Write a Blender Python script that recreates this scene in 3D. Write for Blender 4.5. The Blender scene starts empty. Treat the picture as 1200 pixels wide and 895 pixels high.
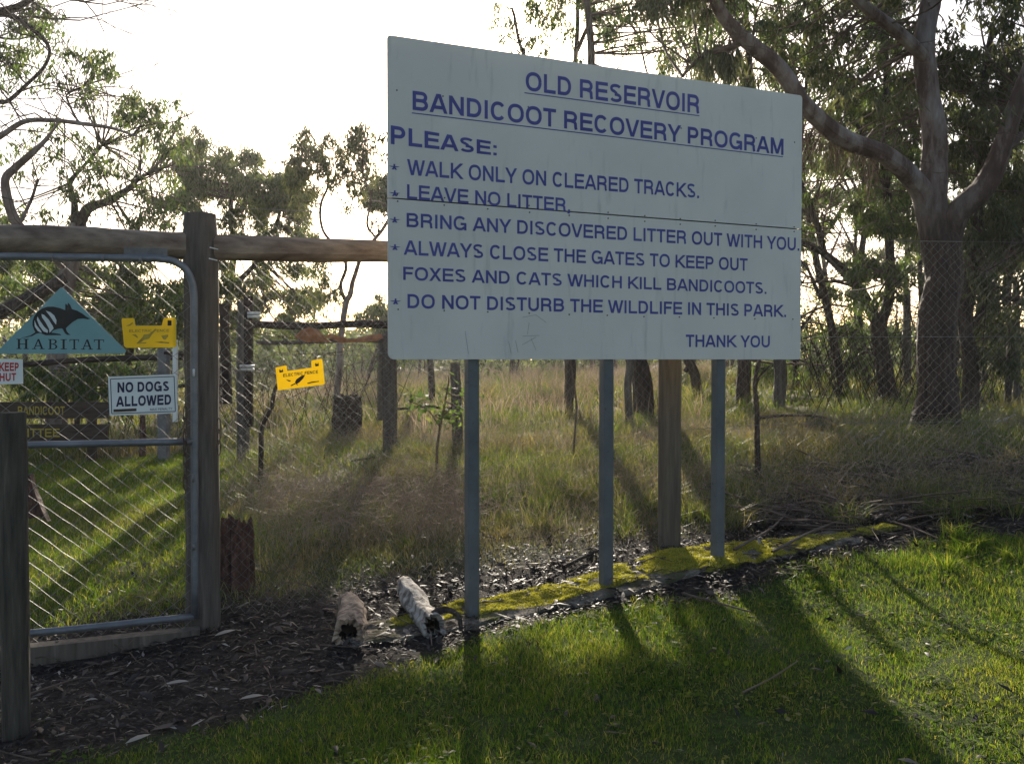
import bpy, math, random
import numpy as np
from mathutils import Vector, noise as mnoise

# ------------------------------------------------------------------ camera, light, exposure
scene = bpy.context.scene
COL = scene.collection
F = 1120.0                      # focal length in pixels of the 1200 px wide photograph
CAMZ = 1.5
PITCH = math.radians(1.33)
cam_d = bpy.data.cameras.new("camera")
cam_d.sensor_width = 36.0
cam_d.lens = 36.0 * F / 1200.0
cam_d.clip_start = 0.05
cam_d.clip_end = 3000
cam = bpy.data.objects.new("camera", cam_d)
COL.objects.link(cam)
cam.location = (0, 0, CAMZ)
cam.rotation_euler = (math.radians(90) - PITCH, 0, 0)
scene.camera = cam

def ray(px, py):
    x = (px - 600.0) / F
    v = (447.5 - py) / F
    c, s = math.cos(PITCH), math.sin(PITCH)
    return np.array([x, c + v * s, -s + v * c])

def P(px, py, d):
    r = ray(px, py)
    return np.array([0, 0, CAMZ]) + r * (d / r[1])

SUN = ray(553, 46); SUN = SUN / np.linalg.norm(SUN)
SUN_EL = math.asin(SUN[2]); SUN_AZ = math.atan2(SUN[0], SUN[1])

world = bpy.data.worlds.new("World")
scene.world = world
world.use_nodes = True
wn = world.node_tree
bg = wn.nodes["Background"]
sky = wn.nodes.new("ShaderNodeTexSky")
sky.sky_type = 'NISHITA'
sky.sun_disc = False
sky.sun_elevation = SUN_EL
sky.sun_rotation = SUN_AZ
sky.air_density = 1.0
sky.dust_density = 1.6
sky.ozone_density = 1.0
tint = wn.nodes.new("ShaderNodeMix"); tint.data_type = 'RGBA'; tint.blend_type = 'MULTIPLY'   # warm white balance tint on the sky colour
tint.inputs[0].default_value = 1.0; tint.inputs[7].default_value = (1.06, 1.0, 1.0, 1)
wn.links.new(sky.outputs[0], tint.inputs[6])
wn.links.new(tint.outputs[2], bg.inputs[0])
bg.inputs[1].default_value = 0.10

sl = bpy.data.lights.new("sun", 'SUN')
sl.energy = 5.0
sl.angle = math.radians(0.53)
sl.color = (1.0, 0.90, 0.74)
so = bpy.data.objects.new("sun", sl)
COL.objects.link(so)
so.rotation_euler = Vector((-SUN[0], -SUN[1], -SUN[2])).to_track_quat('-Z', 'Y').to_euler()
so.location = (0, 30, 12)

scene.view_settings.view_transform = 'Standard'
scene.view_settings.look = 'None'
scene.view_settings.exposure = 1.0
scene.view_settings.gamma = 1.0
scene.render.engine = 'CYCLES'
scene.cycles.use_denoising = True
scene.cycles.max_bounces = 6
scene.cycles.diffuse_bounces = 3
scene.cycles.transmission_bounces = 4
scene.cycles.transparent_max_bounces = 8
scene.cycles.volume_bounces = 0

rng = np.random.default_rng(7)
random.seed(7)

# ------------------------------------------------------------------ ground height
def sm(a, b, x):
    t = np.clip((np.asarray(x, float) - a) / (b - a), 0, 1)
    return t * t * (3 - 2 * t)

def G(x, y):
    x = np.asarray(x, float); y = np.asarray(y, float)
    base = np.interp(y, [-50, 3.5, 5.0, 5.6, 6.0, 6.6, 9, 12, 20, 40, 100, 2000],
                     [-.1, -.06, -.02, .01, .06, .13, .32, .45, .70, .85, 1.0, 1.2])
    tilt = .05 * np.clip(x, -7, 5) * (1 - sm(25, 60, y))
    n = .018 * np.sin(x * 2.1 + y * 1.3) * np.sin(y * 1.9 - x * .7) + .008 * np.sin(x * 6.3 + 1) * np.sin(y * 5.1)
    return base + tilt + n * sm(3, 5, y)

def gp(px, py):
    r = ray(px, py)
    lo, hi = 1.0, 300.0
    for t in np.arange(1.5, 60, .02):
        p = np.array([0, 0, CAMZ]) + r * t
        if p[2] < G(p[0], p[1]):
            return np.array([p[0], p[1], float(G(p[0], p[1]))])
    return np.array([0, 0, CAMZ]) + r * 60

def pg(px, d, dz=0.0):
    x = (px - 600) / F * d
    return np.array([x, d, float(G(x, d)) + dz])

def sunward(px, py, d):
    g = gp(px, py)
    t = (d - g[1]) / SUN[1]
    return g + SUN * t

# ------------------------------------------------------------------ materials
class NT:
    def __init__(s, name):
        s.m = bpy.data.materials.new(name); s.m.use_nodes = True
        s.t = s.m.node_tree; s.n = s.t.nodes; s.l = s.t.links
        s.b = s.n["Principled BSDF"]; s.o = s.n["Material Output"]
    def node(s, ty, **k):
        nd = s.n.new(ty)
        for a, v in k.items(): setattr(nd, a, v)
        return nd
    def link(s, a, b): s.l.new(a, b)
    def coord(s, scale=(1, 1, 1), kind='Object'):
        tc = s.node("ShaderNodeTexCoord"); mp = s.node("ShaderNodeMapping")
        mp.inputs['Scale'].default_value = scale
        s.link(tc.outputs[kind], mp.inputs[0]); return mp.outputs[0]
    def noise(s, vec, scale, detail=6, rough=.6):
        nz = s.node("ShaderNodeTexNoise")
        nz.inputs['Scale'].default_value = scale; nz.inputs['Detail'].default_value = detail
        nz.inputs['Roughness'].default_value = rough
        s.link(vec, nz.inputs['Vector']); return nz.outputs['Fac']
    def ramp(s, fac, stops):
        r = s.node("ShaderNodeValToRGB"); e = r.color_ramp.elements
        while len(e) < len(stops): e.new(.5)
        for i, (p, c) in enumerate(stops):
            e[i].position = p; e[i].color = (*c, 1)
        s.link(fac, r.inputs[0]); return r.outputs[0]
    def mix(s, fac, a, b, mode='MIX'):
        mx = s.node("ShaderNodeMix", data_type='RGBA', blend_type=mode)
        for sock, v in ((mx.inputs[0], fac), (mx.inputs[6], a), (mx.inputs[7], b)):
            if isinstance(v, (int, float)): sock.default_value = v
            elif isinstance(v, tuple): sock.default_value = (*v, 1)
            else: s.link(v, sock)
        return mx.outputs[2]
    def bump(s, h, strength=.4, dist=.01):
        b = s.node("ShaderNodeBump"); b.inputs['Strength'].default_value = strength
        b.inputs['Distance'].default_value = dist
        s.link(h, b.inputs['Height']); s.link(b.outputs[0], s.b.inputs['Normal'])
    def col(s, c): 
        if isinstance(c, tuple): s.b.inputs['Base Color'].default_value = (*c, 1)
        else: s.link(c, s.b.inputs['Base Color'])
    def rough(s, r, spec=None, metal=None):
        s.b.inputs['Roughness'].default_value = r
        if spec is not None: s.b.inputs['Specular IOR Level'].default_value = spec
        if metal is not None: s.b.inputs['Metallic'].default_value = metal

def mat_noise(name, stops, scale=8, stretch=(1, 1, 1), rough=.85, spec=.3, metal=0, bump=.4, bdist=.01, bscale=None):
    t = NT(name); v = t.coord(stretch)
    f = t.noise(v, scale)
    t.col(t.ramp(f, stops)); t.rough(rough, spec, metal)
    if bump: t.bump(t.noise(v, bscale or scale * 3), bump, bdist)
    return t.m

def mat_leaf(name, stops, trans=.45, tcol=None, rough=.5, spec=.4, patch=None):
    t = NT(name)
    g = t.node("ShaderNodeNewGeometry")
    c = t.ramp(g.outputs['Random Per Island'], stops)
    if patch:
        v = t.coord((1, 1, 1)); f = t.noise(v, patch[0], 3)
        mask = t.ramp(f, [(patch[2], (0, 0, 0)), (patch[3], (1, 1, 1))])
        c2 = t.ramp(g.outputs['Random Per Island'], patch[1])
        c = t.mix(mask, c, c2)
    t.col(c); t.rough(rough, spec)
    tr = t.node("ShaderNodeBsdfTranslucent")
    if tcol:
        t.link(t.mix(1.0, c, tcol, 'MULTIPLY'), tr.inputs[0])
    else: t.link(c, tr.inputs[0])
    mx = t.node("ShaderNodeMixShader"); mx.inputs[0].default_value = trans
    t.link(t.b.outputs[0], mx.inputs[1]); t.link(tr.outputs[0], mx.inputs[2])
    t.link(mx.outputs[0], t.o.inputs[0])
    return t.m

M = {}
M['bark'] = mat_noise('rough_bark', [(.3, (.022, .015, .012)), (.55, (.07, .05, .04)), (.8, (.15, .115, .095))], 9, (3, 3, .5), bump=1.0, bdist=.03, bscale=14)
M['gum'] = mat_noise('smooth_gum_bark', [(.34, (.085, .055, .045)), (.46, (.17, .12, .10)), (.56, (.24, .19, .17)), (.72, (.33, .29, .27))], 3.2, (1.6, 1.6, .55), rough=.65, bump=.35, bdist=.01, bscale=20)
def gum_tree_mat():
    t = NT('gum_bark_rough_below'); g = t.node("ShaderNodeNewGeometry"); sx = t.node("ShaderNodeSeparateXYZ"); t.link(g.outputs['Position'], sx.inputs[0])
    v = t.coord((1, 1, .35)); w = t.noise(v, 2.2, 5); vf = t.coord((3, 3, .5)); f = t.noise(vf, 9, 8, .65)
    ad = t.node("ShaderNodeMath", operation='MULTIPLY_ADD'); t.link(w, ad.inputs[0]); ad.inputs[1].default_value = 2.6; t.link(sx.outputs[2], ad.inputs[2])
    mr = t.node("ShaderNodeMapRange"); mr.inputs[1].default_value = 4.2; mr.inputs[2].default_value = 5.0; t.link(ad.outputs[0], mr.inputs[0])
    rough = t.ramp(f, [(.3, (.016, .010, .008)), (.55, (.048, .031, .025)), (.8, (.11, .08, .065))])
    p = t.noise(t.coord((1.6, 1.6, .5)), 2.6, 7, .65)
    smooth = t.ramp(p, [(.36, (.07, .042, .035)), (.46, (.10, .066, .055)), (.52, (.17, .125, .11)), (.6, (.22, .18, .165)), (.74, (.33, .30, .28))])
    t.col(t.mix(mr.outputs[0], rough, smooth)); t.rough(.75, .25)
    b = t.node("ShaderNodeBump"); b.inputs['Distance'].default_value = .03
    inv = t.node("ShaderNodeMapRange"); inv.inputs[3].default_value = 1.0; inv.inputs[4].default_value = .25; t.link(mr.outputs[0], inv.inputs[0])
    t.link(inv.outputs[0], b.inputs['Strength']); t.link(f, b.inputs['Height']); t.link(b.outputs[0], t.b.inputs['Normal'])
    return t.m
M['gumtree'] = gum_tree_mat()
M['twig'] = mat_noise('twig_bark', [(.3, (.06, .04, .03)), (.7, (.18, .13, .10))], 6)
M['leaf'] = mat_leaf('gum_leaf', [(0, (.05, .085, .03)), (.5, (.085, .125, .045)), (.85, (.13, .165, .06)), (1, (.19, .17, .08))], .5, (1.5, 1.6, .8))
M['leaf_olive'] = mat_leaf('olive_leaf', [(0, (.055, .075, .035)), (.5, (.085, .105, .05)), (1, (.14, .145, .08))], .46, (1.4, 1.3, .8))
M['leaf_far'] = mat_leaf('far_leaf', [(0, (.055, .08, .035)), (.5, (.095, .125, .055)), (1, (.15, .165, .08))], .5, (1.4, 1.4, .7))
M['leaf_dead'] = mat_leaf('dry_leaf', [(0, (.08, .055, .035)), (1, (.22, .15, .09))], .35)
M['lawn'] = mat_leaf('lawn_blade', [(0, (.045, .09, .016)), (.5, (.085, .145, .028)), (.82, (.14, .175, .045)), (.93, (.22, .20, .08)), (1, (.34, .29, .16))], .55, (1.8, 1.8, .55), rough=.8, spec=.15,
                     patch=(1.3, [(0, (.08, .12, .02)), (.6, (.14, .17, .035)), (1, (.28, .25, .11))], .5, .68))
M['meadow'] = mat_leaf('meadow_blade', [(0, (.05, .085, .014)), (.5, (.095, .14, .028)), (.8, (.16, .17, .055)), (1, (.29, .25, .14))], .45, (1.4, 1.4, .65),
                     patch=(.45, [(0, (.085, .075, .04)), (.5, (.17, .135, .08)), (1, (.30, .24, .15))], .49, .63))
M['dry'] = mat_leaf('dry_seedhead', [(0, (.14, .10, .07)), (.5, (.24, .175, .125)), (1, (.36, .28, .2))], .45)
M['moss'] = mat_leaf('moss_tuft', [(0, (.22, .22, .03)), (.5, (.42, .39, .06)), (.9, (.52, .47, .09)), (1, (.55, .5, .22))], .5, (1.3, 1.3, .6))
M['litter'] = mat_leaf('litter_leaf', [(0, (.012, .009, .008)), (.6, (.036, .027, .022)), (.86, (.085, .066, .054)), (.96, (.24, .20, .165)), (1, (.46, .41, .35))], .12, rough=.62, spec=.3)
M['wood_grey'] = mat_noise('weathered_timber', [(.3, (.055, .045, .037)), (.6, (.12, .10, .085)), (.8, (.2, .17, .14))], 7, (4, 4, .35), bump=.8, bdist=.012, bscale=12)
M['wood_rail'] = mat_noise('debarked_rail_log', [(.3, (.09, .06, .045)), (.5, (.19, .14, .105)), (.72, (.32, .245, .18))], 5, (.45, 3, 3), bump=.6, bdist=.01, bscale=14)
M['wood_post'] = mat_noise('round_post_timber', [(.3, (.07, .058, .045)), (.6, (.14, .115, .09)), (.8, (.22, .185, .145))], 6, (4, 4, .3), bump=.7, bdist=.01, bscale=12)
M['wood_dark'] = mat_noise('dark_stained_timber', [(.3, (.018, .012, .01)), (.7, (.05, .032, .026))], 8, (1, 3, 3), bump=.5)
M['plank'] = mat_noise('sign_plank_timber', [(.3, (.035, .024, .018)), (.7, (.085, .06, .045))], 6, (.6, 3, 3), bump=.5)
M['rotten'] = mat_noise('rotten_red_wood', [(.3, (.03, .014, .012)), (.55, (.10, .052, .042)), (.8, (.22, .13, .105))], 14, (2, 2, 1), bump=1.0, bdist=.03, bscale=20)
M['orange_bark'] = mat_noise('orange_bark', [(.3, (.18, .07, .035)), (.6, (.42, .18, .085)), (.8, (.52, .28, .16))], 12, bump=.6)
M['log_pale'] = mat_noise('bleached_log', [(.32, (.05, .04, .033)), (.45, (.20, .17, .145)), (.55, (.40, .36, .31)), (.75, (.56, .52, .47))], 7, (3, 3, 1), bump=.9, bdist=.015, bscale=18)
M['log_tan'] = mat_noise('tan_log', [(.32, (.06, .042, .032)), (.46, (.24, .17, .12)), (.58, (.42, .31, .22)), (.78, (.56, .44, .32))], 7, (3, 3, 1), bump=.9, bdist=.015, bscale=18)
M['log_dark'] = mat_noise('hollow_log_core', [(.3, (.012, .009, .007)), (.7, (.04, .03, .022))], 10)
M['galv'] = mat_noise('galvanised_pipe', [(.3, (.12, .125, .135)), (.7, (.20, .21, .225))], 10, (1, 1, 1), rough=.5, spec=.4, metal=.4, bump=.15)
M['wire'] = mat_noise('galvanised_wire', [(.3, (.12, .12, .115)), (.7, (.22, .21, .20))], 30, rough=.52, spec=.35, metal=.3, bump=0)
M['net'] = mat_noise('netting_wire', [(.3, (.11, .105, .10)), (.7, (.22, .21, .20))], 30, rough=.75, spec=.2, metal=0, bump=0)
M['rust'] = mat_noise('rusty_chain', [(.3, (.05, .035, .028)), (.7, (.14, .09, .065))], 40, rough=.6, metal=.5, bump=.2)
M['steel_post'] = mat_noise('painted_steel_post', [(.3, (.095, .105, .115)), (.7, (.135, .148, .158))], 6, (1, 1, .5), rough=.5, bump=.08, bscale=60)
def steel_mat():
    t = NT('painted_steel_post'); v = t.coord(); f = t.noise(v, 5, 6); f2 = t.noise(v, 30, 8, .7)
    c = t.mix(t.ramp(f, [(.35, (0, 0, 0)), (.7, (1, 1, 1))]), (.10, .107, .108), (.145, .15, .15))
    c = t.mix(t.ramp(f2, [(.60, (0, 0, 0)), (.68, (.85, .85, .85))]), c, (.07, .045, .03))
    t.col(c); t.rough(.6, .3); t.bump(f2, .2, .002); return t.m
M['steel_post'] = steel_mat()
M['insul'] = mat_noise('insulator_plastic', [(.3, (.55, .54, .5)), (.7, (.7, .69, .65))], 10, rough=.4, bump=0)
M['black'] = mat_noise('black_print', [(.3, (.012, .012, .012)), (.7, (.02, .02, .02))], 10, rough=.6, bump=0)
M['navy'] = mat_noise('navy_lettering', [(.35, (.06, .06, .24)), (.65, (.09, .09, .31))], 5, rough=.5, bump=0)
M['navy_dark'] = mat_noise('dark_navy_print', [(.3, (.012, .014, .05)), (.7, (.02, .024, .075))], 10, rough=.5, bump=0)
M['red'] = mat_noise('red_print', [(.3, (.42, .02, .02)), (.7, (.52, .035, .03))], 10, rough=.5, bump=0)
M['yellow'] = mat_leaf('yellow_plastic', [(0, (.85, .66, .01)), (1, (.85, .66, .01))], .5, rough=.4)
M['yellow_dim'] = mat_noise('weathered_yellow_paint', [(.3, (.30, .22, .03)), (.7, (.45, .36, .06))], 30, bump=0)
M['cork'] = mat_noise('sawn_grey_end', [(.3, (.10, .10, .10)), (.7, (.22, .22, .22))], 12)

def board_mat():
    t = NT('board_paint'); v = t.coord()
    f = t.noise(v, 1.3, 8); f2 = t.noise(t.coord((6, 6, .8)), 3, 8)
    c = t.mix(t.ramp(f, [(.35, (0, 0, 0)), (.7, (1, 1, 1))]), (.71, .67, .60), (.62, .585, .53))
    c = t.mix(t.ramp(f2, [(.58, (0, 0, 0)), (.75, (.55, .55, .55))]), c, (.42, .41, .37))
    sp = t.noise(v, 260, 2, .5)
    c = t.mix(t.ramp(sp, [(.68, (0, 0, 0)), (.76, (.22, .22, .22))]), c, (.3, .33, .35))
    t.col(c); t.rough(.55, .35); t.bump(t.noise(v, 90, 4), .25, .002)
    return t.m
M['board'] = board_mat()
M['teal'] = mat_noise('teal_sign_paint', [(.3, (.15, .30, .31)), (.7, (.20, .37, .38))], 5, rough=.5, bump=.05)
M['sign_white'] = mat_noise('white_sign_enamel', [(.3, (.66, .68, .66)), (.7, (.76, .78, .76))], 5, rough=.45, bump=.03)
M['stripe'] = mat_noise('pale_grey_print', [(.3, (.55, .6, .6)), (.7, (.62, .67, .67))], 5, bump=0)

def ground_mat():
    t = NT('soil_and_turf'); v = t.coord()
    at = t.node("ShaderNodeAttribute", attribute_name='zone')   # R lawn, G litter, B meadow
    sep = t.node("ShaderNodeSeparateColor"); t.link(at.outputs['Color'], sep.inputs[0])
    fine = t.noise(v, 28, 8, .7); mid = t.noise(v, 2.2, 6)
    soil = t.ramp(fine, [(.32, (.008, .006, .005)), (.5, (.022, .017, .014)), (.62, (.045, .036, .03)), (.75, (.11, .09, .075))])
    turf = t.mix(t.ramp(fine, [(.35, (0, 0, 0)), (.65, (1, 1, 1))]), (.018, .03, .007), (.06, .085, .02))
    mead = t.mix(t.ramp(mid, [(.4, (0, 0, 0)), (.6, (1, 1, 1))]), t.mix(fine, (.03, .045, .012), (.11, .12, .04)), t.mix(fine, (.05, .035, .02), (.2, .15, .08)))
    c = t.mix(sep.outputs[0], soil, turf)
    c = t.mix(sep.outputs[2], c, mead)
    t.col(c); t.rough(.95, .15); t.bump(fine, .9, .02)
    return t.m
M['ground'] = ground_mat()
def conc_mat():
    t = NT('old_concrete'); v = t.coord()
    a = t.noise(v, 40, 8, .7); b = t.noise(v, 5, 6); 
    c = t.ramp(a, [(.3, (.09, .075, .06)), (.5, (.22, .19, .155)), (.62, (.33, .29, .24)), (.78, (.44, .40, .34))])
    c = t.mix(t.ramp(b, [(.5, (0, 0, 0)), (.6, (.8, .8, .8))]), c, (.09, .085, .04))
    t.col(c); t.rough(.95, .05); t.bump(a, 1.0, .03); return t.m
M['concrete'] = conc_mat()

# ------------------------------------------------------------------ object helpers
def tag(o, label=None, cat=None, group=None, kind=None):
    if label: o['label'] = label
    if cat: o['category'] = cat
    if group: o['group'] = group
    if kind: o['kind'] = kind
    return o

def empty(name, loc, label=None, cat=None, group=None):
    o = bpy.data.objects.new(name, None); COL.objects.link(o)
    o.location = tuple(float(a) for a in loc); o.empty_display_size = .1
    o['_w'] = [float(a) for a in loc]
    return tag(o, label, cat, group)

def worldloc(o):
    w = np.zeros(3)
    while o is not None:
        w += np.array(o.location[:]); o = o.parent
    return w

def make_mesh(name, V, Fc, mat, parent=None, smooth=False, origin=None):
    """V (n,3) world coordinates; Fc list of tuples or an int array (m,k)."""
    V = np.asarray(V, dtype=np.float64).reshape(-1, 3)
    pw = worldloc(parent) if parent is not None else np.zeros(3)
    if origin is None:
        origin = pw if parent is not None else V.mean(0) if len(V) else np.zeros(3)
    origin = np.asarray(origin, float)
    V = V - origin
    me = bpy.data.meshes.new(name)
    if isinstance(Fc, np.ndarray):
        m, k = Fc.shape
        me.vertices.add(len(V)); me.vertices.foreach_set('co', V.astype(np.float32).ravel())
        me.loops.add(m * k); me.loops.foreach_set('vertex_index', Fc.astype(np.int32).ravel())
        me.polygons.add(m); me.polygons.foreach_set('loop_start', np.arange(0, m * k, k, dtype=np.int32))
        me.update(calc_edges=True)
    else:
        me.from_pydata([tuple(v) for v in V], [], [tuple(int(i) for i in f) for f in Fc])
        me.update()
    if smooth: me.polygons.foreach_set('use_smooth', [True] * len(me.polygons))
    mats = mat if isinstance(mat, list) else [mat]
    for m_ in mats: me.materials.append(m_)
    o = bpy.data.objects.new(name, me); COL.objects.link(o)
    o.location = tuple(origin - pw)
    if parent is not None: o.parent = parent
    return o

class MB:
    def __init__(s): s.v = []; s.f = []
    def add(s, V, Fc):
        b = len(s.v); s.v += [tuple(p) for p in V]
        s.f += [tuple(i + b for i in f) for f in Fc]
    def box(s, c, ux, uy, uz, hx, hy, hz, bev=0):
        c, ux, uy, uz = map(np.asarray, (c, ux, uy, uz))
        if bev <= 0:
            V = [c + ux * a * hx + uy * b * hy + uz * d * hz for a in (-1, 1) for b in (-1, 1) for d in (-1, 1)]
            Fc = [(0, 1, 3, 2), (4, 6, 7, 5), (0, 4, 5, 1), (2, 3, 7, 6), (0, 2, 6, 4), (1, 5, 7, 3)]
            s.add(V, Fc); return
        prof = []
        for sx, sy in ((1, 1), (-1, 1), (-1, -1), (1, -1)):
            for e in (0, 1):
                if (sx * sy > 0) == (e == 0): prof.append((sx * hx, sy * (hy - bev)))
                else: prof.append((sx * (hx - bev), sy * hy))
        n = 8
        V = [c + ux * a + uy * b + uz * z for z in (-hz, hz) for a, b in prof]
        Fc = [(i, (i + 1) % n, n + (i + 1) % n, n + i) for i in range(n)] + [tuple(range(n))[::-1], tuple(range(n, 2 * n))]
        s.add(V, Fc)
    def tube(s, pts, radii, n=8, cap=True, rough=0.0, seed=0, flat=None):
        V, Fc = tube_geo(pts, radii, n, cap, rough, seed)
        s.add(V, Fc)
    def prism(s, poly, org, u, v, nrm, thick):
        """polygon (list of 2D) in plane (org,u,v) extruded by thick along -nrm; front at +nrm side"""
        org, u, v, nrm = map(np.asarray, (org, u, v, nrm))
        n = len(poly)
        fr = [org + u * a + v * b for a, b in poly]
        if thick <= 0: s.add(fr, [tuple(range(n))]); return
        bk = [p - nrm * thick for p in fr]
        s.add(fr + bk, [tuple(range(n)), tuple(range(n, 2 * n))[::-1]] + [(i, i + n, (i + 1) % n + n, (i + 1) % n) for i in range(n)])
    def build(s, name, mat, parent=None, smooth=False, origin=None):
        return make_mesh(name, s.v, s.f, mat, parent, smooth, origin)

def catmull(pts, step=6):
    pts = np.asarray(pts, float)
    if len(pts) < 3 : 
        t = np.linspace(0, 1, step + 1)[:, None]
        return pts[0] * (1 - t) + pts[-1] * t
    Q = np.vstack([2 * pts[0] - pts[1], pts, 2 * pts[-1] - pts[-2]])
    out = []
    for i in range(1, len(Q) - 2):
        for k in range(step):
            t = k / step
            a, b, c, d = Q[i - 1], Q[i], Q[i + 1], Q[i + 2]
            out.append(.5 * ((2 * b) + (-a + c) * t + (2 * a - 5 * b + 4 * c - d) * t * t + (-a + 3 * b - 3 * c + d) * t ** 3))
    out.append(pts[-1]); return np.array(out)

def tube_geo(pts, radii, n=8, cap=True, rough=0.0, seed=0):
    pts = np.asarray(pts, float); m = len(pts)
    radii = np.interp(np.linspace(0, 1, m), np.linspace(0, 1, len(radii)), radii) if np.ndim(radii) else np.full(m, radii)
    T = np.gradient(pts, axis=0); T /= np.linalg.norm(T, axis=1)[:, None] + 1e-9
    a = np.array([0, 0, 1.0]) if abs(T[0][2]) < .8 else np.array([1.0, 0, 0])
    U = np.cross(T[0], a); U /= np.linalg.norm(U)
    V = []; ang = np.arange(n) / n * 2 * math.pi
    for i in range(m):
        U = U - T[i] * U.dot(T[i]); U /= np.linalg.norm(U) + 1e-9
        W = np.cross(T[i], U)
        for k in range(n):
            r = radii[i]
            if rough:
                q = pts[i]
                r *= 1 + rough * mnoise.noise(Vector((math.cos(ang[k]) * 1.7 + seed, math.sin(ang[k]) * 1.7, (q[2] + q[0] + q[1]) * 2.2))) \
                     + rough * .6 * mnoise.noise(Vector((math.cos(ang[k]) * 4 + seed, math.sin(ang[k]) * 4, (q[2] + q[0] + q[1]) * 9)))
            V.append(pts[i] + (U * math.cos(ang[k]) + W * math.sin(ang[k])) * r)
    Fc = [(i * n + k, i * n + (k + 1) % n, (i + 1) * n + (k + 1) % n, (i + 1) * n + k) for i in range(m - 1) for k in range(n)]
    if cap: Fc += [tuple(range(n))[::-1], tuple(range((m - 1) * n, m * n))]
    return V, Fc

def seg_mesh(name, A, B, r, mat, parent=None, sides=3, kind=None):
    A = np.asarray(A, float); B = np.asarray(B, float)
    r = np.broadcast_to(np.asarray(r, float), (len(A),))
    T = B - A; L = np.linalg.norm(T, axis=1)[:, None] + 1e-9; T = T / L
    ref = np.where(np.abs(T[:, 2:3]) > .9, np.array([[1.0, 0, 0]]), np.array([[0, 0, 1.0]]))
    U = np.cross(T, ref); U /= np.linalg.norm(U, axis=1)[:, None] + 1e-9
    W = np.cross(T, U)
    vs = []
    for E in (A, B):
        for k in range(sides):
            a = 2 * math.pi * k / sides
            vs.append(E + (U * math.cos(a) + W * math.sin(a)) * r[:, None])
    V = np.stack(vs, 1).reshape(-1, 3)
    base = np.arange(len(A))[:, None] * 2 * sides
    Fs = []
    for k in range(sides):
        k2 = (k + 1) % sides
        Fs.append(np.stack([base[:, 0] + k, base[:, 0] + k2, base[:, 0] + sides + k2, base[:, 0] + sides + k], 1))
    o = make_mesh(name, V, np.concatenate(Fs, 0), mat, parent)
    if kind: o['kind'] = kind
    return o

# leaves: quads with a folded midline drooping
def leaves_geo(C, L, W, droop=.7):
    n = len(C)
    d = rng.normal(size=(n, 3)); d /= np.linalg.norm(d, axis=1)[:, None]
    d = d * (1 - droop * .7) + np.array([0, 0, -1.0]) * droop; d /= np.linalg.norm(d, axis=1)[:, None]
    q = rng.normal(size=(n, 3)); s = np.cross(d, q); s /= np.linalg.norm(s, axis=1)[:, None] + 1e-9
    k = np.cross(d, s)
    L = np.broadcast_to(L, n)[:, None] * rng.uniform(.6, 1.25, (n, 1)); W = np.broadcast_to(W, n)[:, None] * rng.uniform(.7, 1.2, (n, 1))
    bend = k * L * rng.uniform(-.18, .18, (n, 1))
    V = np.stack([C, C + d * L * .45 + s * W * .5 + bend, C + d * L + bend * .3, C + d * L * .45 - s * W * .5 + bend], 1).reshape(-1, 3)
    return V, np.arange(4 * n).reshape(n, 4)

def blades(name, B, H, Wd, mat, parent=None, lean=.35, seed=0):
    r = np.random.default_rng(seed); n = len(B)
    a = r.uniform(0, 2 * math.pi, n); l = r.uniform(0, 1, n) * lean
    d = np.stack([np.cos(a) * l, np.sin(a) * l, np.ones(n)], 1)
    f = r.uniform(0, 2 * math.pi, n); s = np.stack([np.cos(f), np.sin(f), np.zeros(n)], 1) * (Wd * .5)[:, None]
    H = H[:, None]
    mid = B + d * H * .55
    tip = B + d * H * np.array([1.9, 1.9, .97])
    V = np.stack([B - s, B + s, mid + s * .75, mid - s * .75, tip], 1).reshape(-1, 3)
    i = np.arange(n)[:, None] * 5
    T = np.concatenate([i + [0, 1, 2], i + [0, 2, 3], i + [3, 2, 4]], 1).reshape(-1, 3)
    return make_mesh(name, V, T, mat, parent)

def n2(x, y, s, seed=0):
    """cheap smooth noise in about -1..1"""
    r = np.random.default_rng(seed + 100); out = 0
    for k in range(5):
        a = r.uniform(0, 6.28); f = s * (1 + .7 * k); ph = r.uniform(0, 6.28, 2)
        out = out + np.sin((x * math.cos(a) + y * math.sin(a)) * f + ph[0] + 1.3 * np.sin((y * math.cos(a) - x * math.sin(a)) * f * .8 + ph[1])) / (1 + .5 * k)
    return out / 2.4

# ------------------------------------------------------------------ zones of the ground
LB = np.array([gp(a, b)[:2] for a, b in [(60, 890), (150, 878), (250, 856), (350, 822), (430, 788), (520, 765), (600, 745), (700, 724), (780, 712), (860, 700), (930, 668), (1040, 652), (1100, 640), (1200, 632)]])
LB = LB[np.argsort(LB[:, 0])]
def lawn_edge(x): 
    return np.interp(x, LB[:, 0], LB[:, 1], left=2.9, right=LB[-1, 1]) 
def zf(px): return 1 / (.18797 - 4.95e-5 * (np.asarray(px, float) - 30))
def fxy(px, off=0.0):
    d = zf(px) + off; return (px - 600) / F * d, d
FA = np.array(fxy(30)); FB = np.array(fxy(785))
def fence_y(x): 
    """fence line y at world x"""
    y = FA[1] + (x - FA[0]) / (FB[0] - FA[0]) * (FB[1] - FA[1])
    return np.where(x > FB[0], FB[1] + (x - FB[0]) * .16, y)
def z_lawn(x, y):
    return 1 - sm(-.12, .16, y - lawn_edge(x) + .12 * n2(x, y, 3, 3))
def z_mead(x, y):
    e = y - fence_y(x) + .15 * n2(x, y, 2.2, 5)
    gate = (x < -1.95)
    return np.where(gate, sm(.15, .7, e), sm(.0, .9, e) )

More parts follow.
